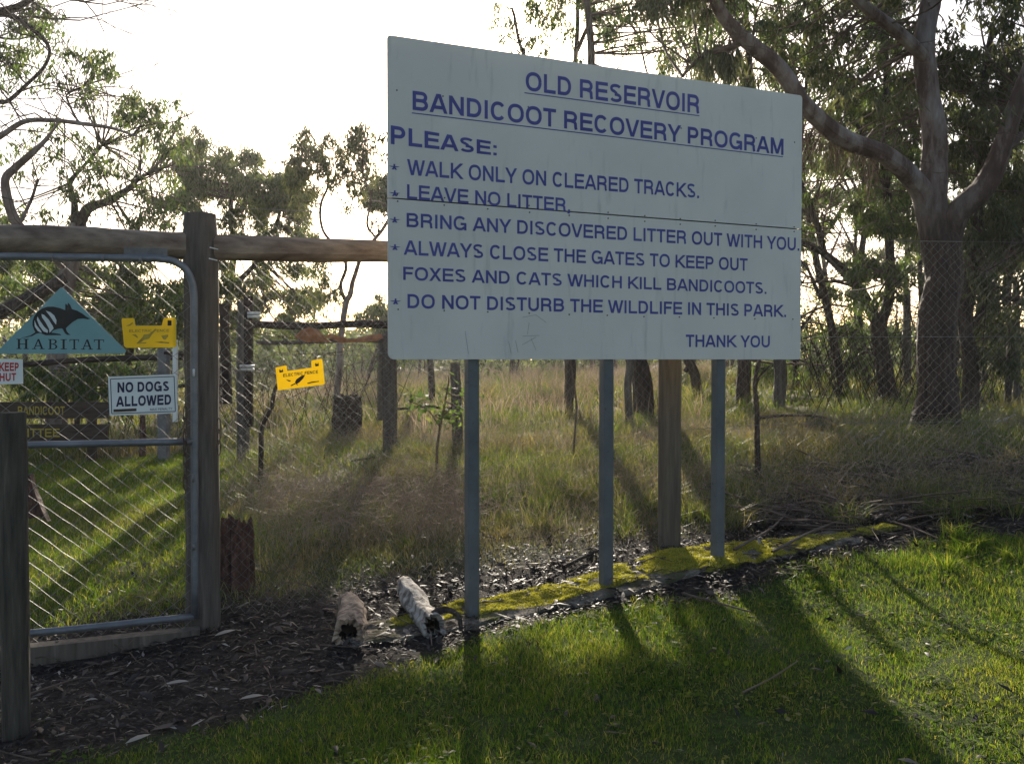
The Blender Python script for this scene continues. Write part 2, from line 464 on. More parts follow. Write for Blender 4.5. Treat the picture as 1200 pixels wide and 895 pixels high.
# terrain, one sheet
xs = np.concatenate([-np.geomspace(12, 900, 24)[::-1], np.arange(-11.6, 11.6, .11), np.geomspace(11.8, 900, 24)])
ys = np.concatenate([-np.geomspace(6, 300, 12)[::-1], np.arange(-5, 2.9, .5), np.arange(3, 14, .07), np.arange(14, 30, .35), np.geomspace(30.3, 2500, 40)])
X, Y = np.meshgrid(xs, ys)
Z = G(X, Y)
near = (Y > 3) & (Y < 14)
lit = (1 - z_lawn(X, Y)) * (1 - z_mead(X, Y))
Z = Z + near * (.012 * n2(X, Y, 11, 9) + lit * .012 * n2(X, Y, 23, 4))
nx, ny = len(xs), len(ys)
idx = (np.arange(ny - 1)[:, None] * nx + np.arange(nx - 1)[None]).ravel()
gr = make_mesh('ground', np.stack([X, Y, Z], -1).reshape(-1, 3), np.stack([idx, idx + 1, idx + nx + 1, idx + nx], 1), M['ground'], smooth=True, origin=(0, 0, 0))
tag(gr, kind='structure')
ca = gr.data.color_attributes.new('zone', 'FLOAT_COLOR', 'POINT')
zl = z_lawn(X, Y).ravel(); zm = z_mead(X, Y).ravel()
ca.data.foreach_set('color', np.stack([zl, np.zeros_like(zl), zm, np.ones_like(zl)], 1).astype(np.float32).ravel())

# ------------------------------------------------------------------ the big notice board
BLc = np.array([P(455.5, 421, 5.32)[0], 5.32]); BRc = np.array([P(938, 421, 6.50)[0], 6.50])
bw = np.linalg.norm(BRc - BLc)
BU = np.array([*(BRc - BLc) / bw, 0]); BV = np.array([0, 0, 1.0]); BN = np.array([BU[1], -BU[0], 0])   # BN faces the camera
BO = np.array([*BLc, P(455, 421, 5.32)[2]])
def b_uv(px, py):
    r = ray(px, py); o = np.array([0, 0, CAMZ])
    t = (BO - o).dot(BN) / r.dot(BN); p = o + r * t - BO
    return np.array([p.dot(BU), p.dot(BV)])
def b_pt(u, v, n=0): return BO + BU * u + BV * v + BN * n
bh = b_uv(455, 41)[1]

def plane_frame(px, py, d, yaw):
    """frame of an upright sign at a pixel and depth, yaw from the picture plane"""
    o = P(px, py, d); u = np.array([math.cos(yaw), math.sin(yaw), 0]); v = np.array([0, 0, 1.0])
    return o, u, v, np.array([u[1], -u[0], 0])

ADV = dict(A=.722, B=.722, C=.722, D=.722, E=.667, F=.611, G=.778, H=.722, I=.278, J=.556, K=.722, L=.611, M=.833, N=.722, O=.778, P=.667, Q=.778,
           R=.722, S=.667, T=.611, U=.722, V=.667, W=.944, X=.667, Y=.667, Z=.611)
def glyph(ch, w):
    """centre lines of a grotesque capital, cap height 1, in a cell of its own width; w = stroke width"""
    W = ADV.get(ch, .278) / .72; h = w / 2; l = .085 + h; r = W - .085 + -h; t = 1 - h; b = h; m = .52
    def arc_(cx, cy, rx, ry, a0, a1, n=10): return [(cx + rx * math.cos(math.radians(a)), cy + ry * math.sin(math.radians(a))) for a in np.linspace(a0, a1, n)]
    def sarc(cx, cy, rx, ry, a0, a1, n=22, p=.88):
        o = []
        for a in np.linspace(a0, a1, n):
            c, s_ = math.cos(math.radians(a)), math.sin(math.radians(a))
            o.append((cx + rx * math.copysign(abs(c) ** p, c), cy + ry * math.copysign(abs(s_) ** p, s_)))
        return o
    if ch == 'A': return [[(.0 + h * 1.05, 0), (W / 2 - h * .25, 1)], [(W - h * 1.05, 0), (W / 2 + h * .25, 1)], [(W * .24, .29), (W * .76, .29)]]
    if ch == 'B': return [[(l, 0), (l, 1)], [(l, t), (r - .24, t)] + arc_(r - .24, (t + m) / 2, .21, (t - m) / 2, 90, -90) + [(l, m)], [(r - .24, m)] + arc_(r - .24, (b + m) / 2, .25, (m - b) / 2, 90, -90) + [(l, b)]]
    if ch == 'C': return [sarc(W / 2, .5, W / 2 - .07 - h, .5 - h + .012, 38, 322)]
    if ch == 'D': return [[(l, 0), (l, 1)], [(l, t), (l + .28, t)] + sarc(l + .28, .5, r - l - .28, .5 - h, 90, -90, 16, .9) + [(l, b)]]
    if ch == 'E': return [[(l, 0), (l, 1)], [(l, t), (W - .05, t)], [(l, m), (W - .09, m)], [(l, b), (W - .04, b)]]
    if ch == 'F': return [[(l, 0), (l, 1)], [(l, t), (W - .04, t)], [(l, m), (W - .1, m)]]
    if ch == 'G': return [sarc(W / 2 - .01, .5, W / 2 - .07 - h, .5 - h + .012, 40, 325), [(W * .54, .45), (W - .085, .45)], [(W - .085 - h * .8, .48), (W - .085 - h * .8, 0)]]
    if ch == 'H': return [[(l, 0), (l, 1)], [(r, 0), (r, 1)], [(l, m), (r, m)]]
    if ch == 'I': return [[(W / 2, 0), (W / 2, 1)]]
    if ch == 'K': return [[(l, 0), (l, 1)], [(l, .36), (W - .1, 1.0)], [(l + .2, .53), (W - .05, 0)]]
    if ch == 'L': return [[(l, 0), (l, 1)], [(l, b), (W - .04, b)]]
    if ch == 'M': return [[(l, 0), (l, 1)], [(r, 0), (r, 1)], [(l + h * .3, 1), (W / 2, .04)], [(r - h * .3, 1), (W / 2, .04)]]
    if ch == 'N': return [[(l, 0), (l, 1)], [(r, 0), (r, 1)], [(l, .97), (r, .03)]]
    if ch == 'O': return [sarc(W / 2, .5, W / 2 - .06 - h, .5 - h + .012, 0, 360, 34)]
    if ch == 'P': return [[(l, 0), (l, 1)], [(l, t), (r - .22, t)] + arc_(r - .22, (t + .44) / 2, .22, (t - .44) / 2, 90, -90) + [(l, .44)]]
    if ch == 'R': return [[(l, 0), (l, 1)], [(l, t), (r - .24, t)] + arc_(r - .24, (t + .47) / 2, .22, (t - .47) / 2, 90, -90) + [(l, .47)], [(r - .28, .46), (r - .1, .42), (r - .03, .33), (r - .015, .12), (r + .02, 0)]]
    if ch == 'S':
        x0, x1 = .07 + h, W - .07 - h; c = W / 2; rx = (x1 - x0) / 2
        return [sarc(c, .745, rx * .95, .245 - h * .9, 25, 270, 16) [:-1] + [(c + .02, .51)] + [(p[0], p[1]) for p in sarc(c, .262, rx, .25 - h * .9, 88, -160, 16)]]
    if ch == 'T': return [[(W / 2, 0), (W / 2, t)], [(.03, t), (W - .03, t)]]
    if ch == 'U': return [[(l, 1), (l, .38)] + arc_(W / 2, .36, (r - l) / 2, .36 - h + .012, 180, 360, 14) + [(r, .38), (r, 1)]]
    if ch == 'V': return [[(h * 1.05, 1), (W / 2 - h * .2, 0)], [(W - h * 1.05, 1), (W / 2 + h * .2, 0)]]
    if ch == 'W': return [[(h, 1), (W * .29 - h * .2, 0)], [(W / 2 - h * .1, .98), (W * .29 + h * .2, 0)], [(W / 2 + h * .1, .98), (W * .71 - h * .2, 0)], [(W - h, 1), (W * .71 + h * .2, 0)]]
    if ch == 'X': return [[(.03 + h, 0), (W - .05 - h, 1)], [(.05 + h, 1), (W - .03 - h, 0)]]
    if ch == 'Y': return [[(h, 1), (W / 2, .40)], [(W - h, 1), (W / 2, .40)], [(W / 2, .43), (W / 2, 0)]]
    if ch == '.': return [[(W / 2, 0), (W / 2, w * 1.05)]]
    if ch == ',': return [[(W / 2, w), (W / 2, 0)], [(W / 2 + h * .3, .02), (W / 2 - h * .7, -.13)]]
    if ch == ':': return [[(W / 2, 0), (W / 2, w * 1.05)], [(W / 2, .55), (W / 2, .55 + w * 1.05)]]
    return []
def band(pl, w, flat=False):
    """a stroke of width w along a polyline as quads"""
    p = np.array(pl, float); d = np.diff(p, axis=0); L = np.linalg.norm(d, axis=1)
    keep = np.append(True, L > 1e-4); p = p[keep]; d = np.diff(p, axis=0); d /= np.linalg.norm(d, axis=1)[:, None]
    nr = np.stack([-d[:, 1], d[:, 0]], 1); k = len(p)
    N = np.zeros((k, 2)); N[0] = nr[0]; N[-1] = nr[-1]
    for i in range(1, k - 1):
        s_ = nr[i - 1] + nr[i]; s_ /= np.linalg.norm(s_) + 1e-9; N[i] = s_ / max(.5, s_.dot(nr[i]))
    h = np.full((k, 1), w / 2)
    if k == 2 and abs(d[0][0]) > .08 and abs(d[0][1]) > .3:      # slanted stem: cut square to the base line
        N[:] = [[-1.0 if nr[0][0] < 0 else 1.0, 0]] * 2; h[:] = w / 2 / abs(d[0][1])
    a = p + N * h; b_ = p - N * h
    return a, b_
def text_verts(s, bold=.02, spacing=1.0):
    """flat lettering drawn as strokes; returns vertices and faces, each stroke a hair above the last"""
    V = []; Fc = []; x = 0.0; w = .14 + bold * 1.9; si = 0
    for ch in s:
        strokes = glyph(ch, w)
        if ch == '*':
            strokes = [[(.2, .75), (.2 + .2 * math.cos(math.radians(90 + 72 * a)), .75 + .2 * math.sin(math.radians(90 + 72 * a)))] for a in range(5)]
        for q in strokes:
            A_, B_ = band(q, w * (.9 if ch == 'S' else .6 if ch == '*' else 1)); b0 = len(V); si += 1; z = 6e-5 * (si % 6)
            for i in range(len(A_)): V += [(A_[i][0] + x, A_[i][1], z), (B_[i][0] + x, B_[i][1], z)]
            for i in range(len(A_) - 1): Fc.append((b0 + 2 * i, b0 + 2 * i + 1, b0 + 2 * i + 3, b0 + 2 * i + 2))
        x += ADV.get(ch, .278) / .72 * spacing
    return np.array(V), Fc

def put_text(s, frame, p0, p1, cap, mat, parent, bold=.02, spacing=1.0, n=.002, caps=.0, name='lettering', wob=0):
    """p0 baseline left (u,v), p1 baseline right, cap = (left,right) cap height"""
    V, Fc = text_verts(s, bold, spacing)
    x0, x1 = V[:, 0].min(), V[:, 0].max()
    h0, h1 = 0.0, 1.0
    t = (V[:, 0] - x0) / (x1 - x0); h = (V[:, 1] - h0) / (h1 - h0)
    cp = cap[0] + (cap[1] - cap[0]) * t
    p0 = np.array(p0); p1 = np.array(p1)
    uv = p0[None] + (p1 - p0)[None] * t[:, None] + np.stack([np.zeros_like(h), h * cp], 1)
    o, u, v, nn = frame
    W = o + uv[:, :1] * u + uv[:, 1:] * v + nn * (n + V[:, 2:3])
    return make_mesh(name, W, Fc, mat, parent)

board = empty('notice_board', (float(b_pt(bw / 2, 0)[0]), float(b_pt(bw / 2, 0)[1]), float(G(.6, 5.9))),
              'large pale grey notice board on three steel posts asking visitors to keep gates closed', 'notice board')
seamL = b_uv(455.5, 232); seamR = b_uv(938, 268.6)
W_, H_ = bw, bh
topR = b_uv(938, 112)[1]
def arc(cx, cy, r, a0, a1, n=5):
    return [(cx + r * math.cos(math.radians(a0 + (a1 - a0) * k / n)), cy + r * math.sin(math.radians(a0 + (a1 - a0) * k / n))) for k in range(n + 1)]
g_ = .0038
low = arc(.035, .035, .035, 180, 270) + arc(W_ - .02, .02, .02, 270, 360) + [(W_, seamR[1] - g_), (0, seamL[1] - g_)]
up = [(0, seamL[1] + g_), (W_, seamR[1] + g_)] + arc(W_ - .02, topR - .02, .02, 0, 90, 3) + arc(.015, H_ - .015, .015, 90, 180, 3)
for poly, r_ in ((up, 'panel'), (low, 'panel')):
    mb = MB(); mb.prism(poly, b_pt(0, 0), BU, BV, BN, .018); mb.build('panel', M['board'], board)
for px, py in ((557, 727), (716, 692), (848, 668)):
    u = b_uv(px, 421)[0]; c = b_pt(u, 0, -.056)
    gz = float(G(c[0], c[1])) - .05; top = BO[2] + bh * .97 * (1 - .0 * u)
    mb = MB(); mb.box(np.array([c[0], c[1], (gz + top - .1) / 2]), BU, BN, BV, .035, .035, (top - .1 - gz) / 2, bev=.006)
    mb.build('post', M['steel_post'], board)
for v_ in (.30, 1.28):          # back rails holding the panels
    mb = MB(); mb.box(b_pt(W_ / 2, v_, -.112), BU, BN, BV, W_ / 2 - .1, .02, .03); mb.build('back_rail', M['steel_post'], board)
mb = MB(); mb.prism([(.03, seamL[1] - .05), (W_ - .03, seamR[1] - .05), (W_ - .03, seamR[1] + .05), (.03, seamL[1] + .05)], b_pt(0, 0, -.0205), BU, BV, BN, .012); mb.build('joint_strip', M['wood_dark'], board)
fr = (b_pt(0, 0), BU, BV, BN)
LINES = [  # text, left baseline px, right baseline px, cap top left px y, cap top right px y, bold
    ("OLD RESERVOIR", (616, 106), (819.5, 133.5), 84, 112, .024),
    ("BANDICOOT RECOVERY PROGRAM", (483.5, 129), (918, 182), 106.5, 163, .024),
    ("PLEASE:", (458, 169), (582, 182.5), 147, 167, .028),
    ("WALK ONLY ON CLEARED TRACKS.", (477, 205), (819, 232.5), 186.5, 216, .018),
    ("LEAVE NO LITTER,", (477, 233), (668.5, 248.5), 216, 233, .018),
    ("BRING ANY DISCOVERED LITTER OUT WITH YOU.", (476.5, 266), (936.5, 294), 249.5, 279, .018),
    ("ALWAYS CLOSE THE GATES TO KEEP OUT", (473, 298.5), (876, 317.5), 281.5, 303, .018),
    ("FOXES AND CATS WHICH KILL BANDICOOTS.", (472.5, 328), (898, 344.5), 312.5, 331, .018),
    ("DO NOT DISTURB THE WILDLIFE IN THIS PARK.", (477.5, 361), (921, 371.5), 344.5, 357.5, .020),
    ("THANK YOU", (803.5, 406.5), (902, 407), 392, 393.5, .022),
]
for s, a, b, ta, tb, bd in LINES:
    p0 = b_uv(*a); p1 = b_uv(*b)
    c0 = b_uv(a[0], ta)[1] - p0[1]; c1 = b_uv(b[0], tb)[1] - p1[1]
    put_text(s, fr, p0, p1, (c0, c1), M['navy'], board, bd, 1.0, n=.0012)
for (px, py) in ((462, 196), (462.5, 227), (462.5, 258), (462.8, 290), (463.5, 353.5)):
    p = b_uv(px - 4, py + 12)
    V, Fc = text_verts('*', .03); lo = V.min(0); hi = V.max(0)
    q = (V - lo) / (hi - lo).max()
    size = .066; cen = b_uv(px, py - 4)
    Wd = b_pt(0, 0) + (cen[0] + (q[:, :1] - .5) * size) * BU + (cen[1] + (q[:, 1:2] - .5) * size) * BV + BN * (.0012 + V[:, 2:3])
    make_mesh('asterisk', Wd, Fc, M['navy'], board)
def strip(p0, p1, w, n, name, mat, parent):
    p0 = np.array(p0); p1 = np.array(p1); d = p1 - p0; L = np.linalg.norm(d); d /= L; e = np.array([-d[1], d[0]]) * w / 2
    mb = MB(); mb.prism([tuple(p0 - e), tuple(p1 - e), tuple(p1 + e), tuple(p0 + e)], b_pt(0, 0, n), BU, BV, BN, 0)
    return mb.build(name, mat, parent)
strip(b_uv(614.5, 109), b_uv(819.5, 136), .006, .0014, 'underline', M['navy'], board)
strip(b_uv(482.5, 132.5), b_uv(917.5, 184), .006, .0014, 'underline', M['navy'], board)
screws = [(465, 106), (465.5, 228), (466, 236), (520.5, 240.5), (571.5, 245), (521, 232), (572, 236), (620, 241), (620.5, 249), (667, 252.5), (712.5, 249), (712.5, 256), (755.5, 253), (755.5, 259.5), (797, 256.5), (797, 263), (838, 258.5), (838, 265), (886, 262.5), (886, 269), (930.5, 266), (930.5, 271.5),
          (466.5, 362.5), (520.5, 364), (571.5, 365.5), (620, 367), (667, 368.5), (711.5, 369.5), (754.5, 371), (796, 371.5), (836.5, 372.5), (884.5, 373.5), (929, 374), (519, 113), (619, 125.5), (798, 150.5), (886, 162), (931, 167)]
proto = None
for px, py in screws:
    u, v = b_uv(px, py)
    if proto is None:
        mb = MB(); rr = .0045
        mb.prism([(rr * math.cos(k * math.pi / 4), rr * math.sin(k * math.pi / 4)) for k in range(8)], b_pt(u, v, .0025), BU, BV, BN, .003)
        proto = mb.build('screw', M['rust'], board, origin=b_pt(u, v, .0025))
    else:
        c = proto.copy(); COL.objects.link(c); c.parent = board
        c.location = tuple(b_pt(u, v, .0025) - np.array(board.location[:]))
# faint pencil scratches on the lower panel
for a, b in (((612, 372), (628, 369)), ((628, 369), (640, 378)), ((620, 378), (618, 392)), ((612, 394), (632, 393)), ((628, 395), (612, 404)), ((622, 396), (628, 410)), ((545, 388), (549, 415)), ((596, 400), (599, 414)), ((604, 399), (607, 413))):
    strip(b_uv(*a), b_uv(*b), .0016, .0011, 'scratch', M['steel_post'], board)

# ------------------------------------------------------------------ boundary fence, gate
def lineP(px, z, off=0.0):
    x, y = fxy(px, off); return np.array([x, y, z])
FD = np.append((FB - FA) / np.linalg.norm(FB - FA), 0)      # along the fence
FN = np.array([FD[1], -FD[0], 0])                             # toward the camera
pgx = fxy(236)
fence = empty('boundary_fence', (pgx[0], pgx[1], float(G(*pgx))), 'log rail boundary fence with round timber posts and wire mesh behind the notice board', 'fence')
def post_round(px, d, rpx, ztop, name, mat, parent, seed, rough=.06, lean=(0, 0), n=20, zbot=None):
    b = pg(px, d, -.15); r = rpx / F * d
    pts = [b + (np.array([lean[0], lean[1], 0]) + np.array([0, 0, ztop - b[2]])) * t for t in np.linspace(0, 1, 22)]
    mb = MB(); rad = [r * 1.06] + [r] * 19 + [r * .99, r * .93]
    mb.tube(pts, rad, n, True, rough, seed); return mb.build(name, mat, parent, smooth=False)
zt = P(232, 251, zf(236))[2]
post_round(236, zf(236), 19.5, zt, 'gate_post', M['wood_grey'], fence, 3, .09)
post_round(785, zf(785), 13.5, 2.30, 'timber_post', M['wood_post'], fence, 8, .05)
# rails
def rail(pxa, pya, pxb, pyb, ra, rb, seed, off):
    a = P(pxa, pya, zf(pxa) + off); b = P(pxb, pyb, zf(pxb) + off)
    t = np.linspace(0, 1, 26)[:, None]; pts = a * (1 - t) + b * t
    pts[:, 2] += .008 * np.sin(t[:, 0] * 9 + seed)
    mb = MB(); mb.tube(pts, [ra, (ra + rb) / 2, rb], 14, True, .1, seed); return mb.build('rail', M['wood_rail'], fence)
rail(-260, 277, 218, 286, .095, .078, 2, .0)
rail(250, 289, 786, 309, .078, .05, 5, .0)
# knot on the rail
def chainlink(name, base, ulen, vlen, half_u, half_v, r, mat, parent, top=None, seed=0, wob=.004):
    """base(u,v)->world arrays"""
    nu = int(ulen / half_u); nv = int(vlen / half_v)
    I, J = np.meshgrid(np.arange(nu + 1), np.arange(nv + 1), indexing='ij')
    rg = np.random.default_rng(seed)
    U = I * half_u + rg.normal(0, wob, I.shape) + .01 * np.sin(J * .31 + seed); V = J * half_v + rg.normal(0, wob, I.shape) - .012 * np.sin(I * .17)
    D = .003 * np.where((I // 1) % 2 == 0, 1, -1) + .02 * np.sin(I * .13 + J * .11)
    W = base(U, V, D)
    A = []; B = []
    m = (I[:-1, :-1] + J[:-1, :-1]) % 2 == 0
    A.append(W[:-1, :-1][m]); B.append(W[1:, 1:][m])
    m2 = (I[:-1, 1:] + J[:-1, 1:]) % 2 == 0
    A.append(W[:-1, 1:][m2]); B.append(W[1:, :-1][m2])
    return seg_mesh(name, np.concatenate(A), np.concatenate(B), r, mat, parent, kind='stuff')

def hexnet(name, base, ulen, vlen, w, r, mat, parent, seed=0):
    """hexagon netting: twisted vertical pieces and slanted pieces"""
    h = w * 1.15; nu = int(ulen / (w / 2)); nv = int(vlen / (h / 2))
    rg = np.random.default_rng(seed)
    A = []; B = []
    I, J = np.meshgrid(np.arange(nu), np.arange(nv), indexing='ij')
    jit = rg.normal(0, w * .05, (nu + 2, nv + 2, 2, 2))
    def node(i, j, top):
        u = i * w / 2 + jit[i, j, top, 0]; v = j * h / 2 + np.asarray(top) * h * .17 + jit[i, j, top, 1]
        return base(u, v, .02 * np.sin(u * 3 + v * 4))
    m = (I + J) % 2 == 0
    i, j = I[m], J[m]
    A.append(node(i, j, 0 * i)); B.append(node(i, j, 0 * i + 1))
    k = (i > 0) & (j < nv - 1); A.append(node(i[k], j[k], 0 * i[k] + 1)); B.append(node(i[k] - 1, j[k] + 1, 0 * i[k]))
    k = (i < nu - 1) & (j < nv - 1); A.append(node(i[k], j[k], 0 * i[k] + 1)); B.append(node(i[k] + 1, j[k] + 1, 0 * i[k]))
    return seg_mesh(name, np.concatenate(A), np.concatenate(B), r, mat, parent, kind='stuff')

A0 = np.array([*fxy(236)]); A1 = FB.copy()
FC = np.array([(940 - 600) / F * 7.15, 7.15]); FE = np.array([(1330 - 600) / F * 7.45, 7.45])
def seg_base(a, b, z0):
    a = np.array(a); b = np.array(b); L = np.linalg.norm(b - a); d = (b - a) / L
    def f(u, v, dd):
        x = a[0] + d[0] * u + d[1] * dd; y = a[1] + d[1] * u - d[0] * dd
        return np.stack([x, y, z0(x, y) + v], -1)
    return f, L
fb, L = seg_base(A0 + FD[:2] * .1 + np.array([0, .06]), A1 + np.array([0, .09]), lambda x, y: G(x, y) * 0 - .02 + 0 * x)
chainlink('wire_mesh', fb, L, 2.43, .034, .034, .0008, M['wire'], fence, seed=4)
fb, L = seg_base(A1 + np.array([0.02, .09]), FC, lambda x, y: 0 * x + .1)
chainlink('wire_mesh', fb, L, 2.29, .036, .036, .0009, M['net'], fence, seed=5)
fb, L = seg_base(FC, FE, lambda x, y: 0 * x + .15)
chainlink('wire_mesh', fb, L, 2.24, .036, .036, .0009, M['net'], fence, seed=6)
def wire(pts, r, name, mat, parent, n=5, sag=0.0):
    p = catmull(pts, 8)
    if sag: p[:, 2] -= sag * np.sin(np.linspace(0, math.pi, len(p)))
    mb = MB(); mb.tube(p, [r, r], n, False); return mb.build(name, mat, parent)
for z in (2.40,):
    wire([np.array([*A0, z]) , np.array([*A1, z])], .002, 'strain_wire', M['wire'], fence)
    wire([np.array([*A1, z]), np.array([*FC, z]), np.array([*FE, z])], .002, 'strain_wire', M['wire'], fence)
for z in (1.0, 1.65):
    wire([np.array([A1[0], A1[1] + .09, z]), np.array([*FC, z + .02]), np.array([*FE, z + .03])], .002, 'strain_wire', M['wire'], fence)
for (px, py) in ((245, 303), (246, 290)):
    q = P(px, py, zf(px) - .1); mb = MB(); mb.tube([q, q + np.array([.05, -.01, -.012])], [.004, .003], 6); mb.build('staple', M['insul'], fence)

# gate
OFFG = -.125
gate = empty('mesh_gate', tuple(lineP(120, float(G(-2.2, 5.4)), OFFG)), 'tubular steel gate with chain link infill hanging from the log rail', 'gate')
def gP(px, py, extra=0.0): 
    return P(px, py, zf(px) + OFFG + extra)
rp = .021
outer = [gP(-260, 297), gP(0, 300.5), gP(120, 302), gP(183, 303)]
corner = [gP(183, 303), gP(203, 306), gP(217, 315), gP(225, 331), gP(227.5, 350)]
sidep = [gP(227.5, 350), gP(228, 540), gP(228.5, 724)]
mb = MB(); pts = np.vstack([catmull(outer, 5), catmull(corner, 4)[1:], catmull(sidep, 5)[1:]])
mb.tube(pts, [rp, rp], 12); mb.build('frame', M['galv'], gate, smooth=True)
mb = MB(); mb.tube(catmull([gP(-260, 763), gP(30, 742), gP(227, 722)], 5), [rp, rp], 12); mb.build('bottom_rail', M['galv'], gate, smooth=True)
mb = MB(); mb.tube(catmull([gP(-260, 525), gP(25, 521.5), gP(227, 517)], 5), [rp * .95, rp * .95], 12); mb.build('middle_rail', M['galv'], gate, smooth=True)
ga = np.array(fxy(-260, OFFG)); gb = np.array(fxy(226, OFFG))
def gbase(u, v, dd):
    t = u / np.linalg.norm(gb - ga); x = ga[0] + (gb - ga)[0] * t; y = ga[1] + (gb - ga)[1] * t
    return np.stack([x + FN[0] * dd, y + FN[1] * dd, .0 * x - .05 + .07 * t * 0 + v], -1)
chainlink('chain_link_infill', gbase, float(np.linalg.norm(gb - ga)), 2.12, .0535, .0475, .00155, M['wire'], gate, seed=11, wob=.0018)
for px, py in ((227, 437), (165, 305), (120, 303), (60, 302), (226, 560), (227, 640)):
    q = gP(px, py, -.02); mb = MB(); rr = .024
    mb.tube([q + FD * (-.006), q + FD * .006], [rr, rr], 10); mb.build('wire_tie', M['insul'] if px > 220 and py < 500 else M['wire'], gate)

# pale tag plate behind the rail
def plate(name, pix, off, mat, thick, label, cat, frame_off=None, dfun=None):
    pts = [P(x, y, (zf(x) if dfun is None else dfun(x)) + off) for x, y in pix]
    o = np.mean(pts, 0)
    r = empty(name, o, label, cat)
    n = FN
    mb = MB(); N = len(pts)
    mb.add(list(pts) + [p - n * thick for p in pts], [tuple(range(N))[::-1], tuple(range(N, 2 * N))] + [(i, (i + 1) % N, (i + 1) % N + N, i + N) for i in range(N)])
    mb.build('plate', mat, r)
    return r
def on_plane(px, py, off, n=0.0):
    return P(px, py, zf(px) + off) + FN * n
def pix_poly(name, pix, off, n, mat, parent):
    pts = [on_plane(x, y, off, n) for x, y in pix]
    return make_mesh(name, pts, [tuple(range(len(pts)))], mat, parent)
def pix_text(s, off, a, b, ta, tb, mat, parent, bold=.02, n=.0015, name='lettering', sp=1.0):
    """text baseline from pixel a to pixel b, cap top y at ta, tb"""
    V, Fc = text_verts(s, bold, sp)
    h0, h1 = 0.0, 1.0
    t = (V[:, 0] - V[:, 0].min()) / (V[:, 0].max() - V[:, 0].min()); h = (V[:, 1] - h0) / (h1 - h0)
    A = on_plane(*a, off, n); B = on_plane(*b, off, n)
    c0 = on_plane(a[0], ta, off, n) - A; c1 = on_plane(b[0], tb, off, n) - B
    W = A + (B - A) * t[:, None] + (c0 * (1 - t[:, None]) + c1 * t[:, None]) * h[:, None] + FN * V[:, 2:3]
    return make_mesh(name, W, Fc, mat, parent)
plate('tag_plate', [(145, 290), (196, 291), (196, 304), (145, 304)], -.115, M['cork'], .002, 'blank pale plate peeping out between the log rail and the gate pipe', 'plate')

OS = OFFG - .045
tri = plate('habitat_sign', [(-4, 412), (71, 337), (73.5, 337), (148, 411), (146, 414), (-4, 414.5)], OS, M['teal'], .004,
            'triangular teal habitat sign with a striped marsupial emblem on the gate', 'sign')
def z3(x, y): return (x / 5.593, 320 + y / 5.593)
body = [(140, 424), (168, 418), (200, 408), (232, 388), (222, 368), (213, 340), (214, 312), (225, 282), (245, 255), (275, 232), (310, 221), (350, 220), (395, 230), (428, 243), (428, 205), (432, 200), (443, 213), (445, 193), (460, 208), (472, 236), (505, 246), (540, 265), (565, 285), (592, 299), (575, 303), (545, 298), (510, 301), (475, 322), (445, 348), (432, 362), (437, 380), (450, 396), (464, 405), (440, 405), (425, 392), (412, 368), (404, 362), (378, 366), (352, 374), (336, 390), (392, 398), (404, 407), (300, 407), (262, 392), (240, 396), (212, 412), (175, 421), (142, 426)]
pix_poly('emblem', [z3(*p) for p in body], OS, .0012, M['black'], tri)
for st in ([(300, 246), (330, 256), (356, 278), (371, 310), (368, 338), (352, 318), (330, 285)], [(272, 268), (290, 275), (320, 305), (345, 345), (352, 362), (325, 392), (322, 365), (300, 325), (276, 290)],
           [(246, 285), (262, 312), (290, 352), (315, 375), (312, 392), (285, 382), (258, 345), (242, 305)], [(226, 310), (240, 342), (268, 378), (275, 392), (248, 380), (228, 350)]):
    pix_poly('emblem_stripe', [z3(*p) for p in st], OS, .0022, M['stripe'], tri)
# slab serif capitals drawn as strokes in a unit box
def slab(ch):
    w, s = .17, .07
    R = []
    def r(x0, y0, x1, y1): R.append([(x0, y0), (x1, y0), (x1, y1), (x0, y1)])
    if ch == 'H':
        r(.12, 0, .12 + w, 1); r(.71, 0, .71 + w, 1); r(.12, .46, .8, .46 + s)
        for x in (0.0, .59): r(x, 0, x + .41, s); r(x, 1 - s, x + .41, 1)
    if ch == 'A':
        R.append([(.12, 0), (.2, 0), (.5, .85), (.46, 1)]); R.append([(.46, 1), (.5, .78), (.74, 0), (.9, 0), (.58, 1)])
        r(.26, .3, .72, .3 + s); r(0, 0, .34, s); r(.62, 0, 1.0, s)
    if ch == 'B':
        r(.12, 0, .12 + w, 1); r(0, 0, .5, s); r(0, 1 - s, .5, 1); r(.2, .48, .55, .48 + s)
        for cy, ry, rx in ((.26, .26, .38), (.76, .24, .33)):
            o_ = [(.5 + rx * math.cos(a), cy + ry * math.sin(a)) for a in np.linspace(-math.pi / 2, math.pi / 2, 9)]
            i_ = [(.5 + (rx - w) * math.cos(a), cy + (ry - s) * math.sin(a)) for a in np.linspace(-math.pi / 2, math.pi / 2, 9)]
            for k in range(8): R.append([o_[k], o_[k + 1], i_[k + 1], i_[k]])
    if ch == 'I': r(.3, 0, .3 + w, 1); r(.14, 0, .64, s); r(.14, 1 - s, .64, 1)
    if ch == 'T': r(.4, 0, .4 + w, 1); r(.25, 0, .72, s); r(0, 1 - s, .97, 1); r(0, .74, .07, 1); r(.9, .74, .97, 1)
    return R
cuts = {'H': (108, 188), 'A1': (210, 292), 'B': (316, 384), 'I': (397, 438), 'T1': (456, 520), 'A2': (531, 610), 'T2': (616, 684)}
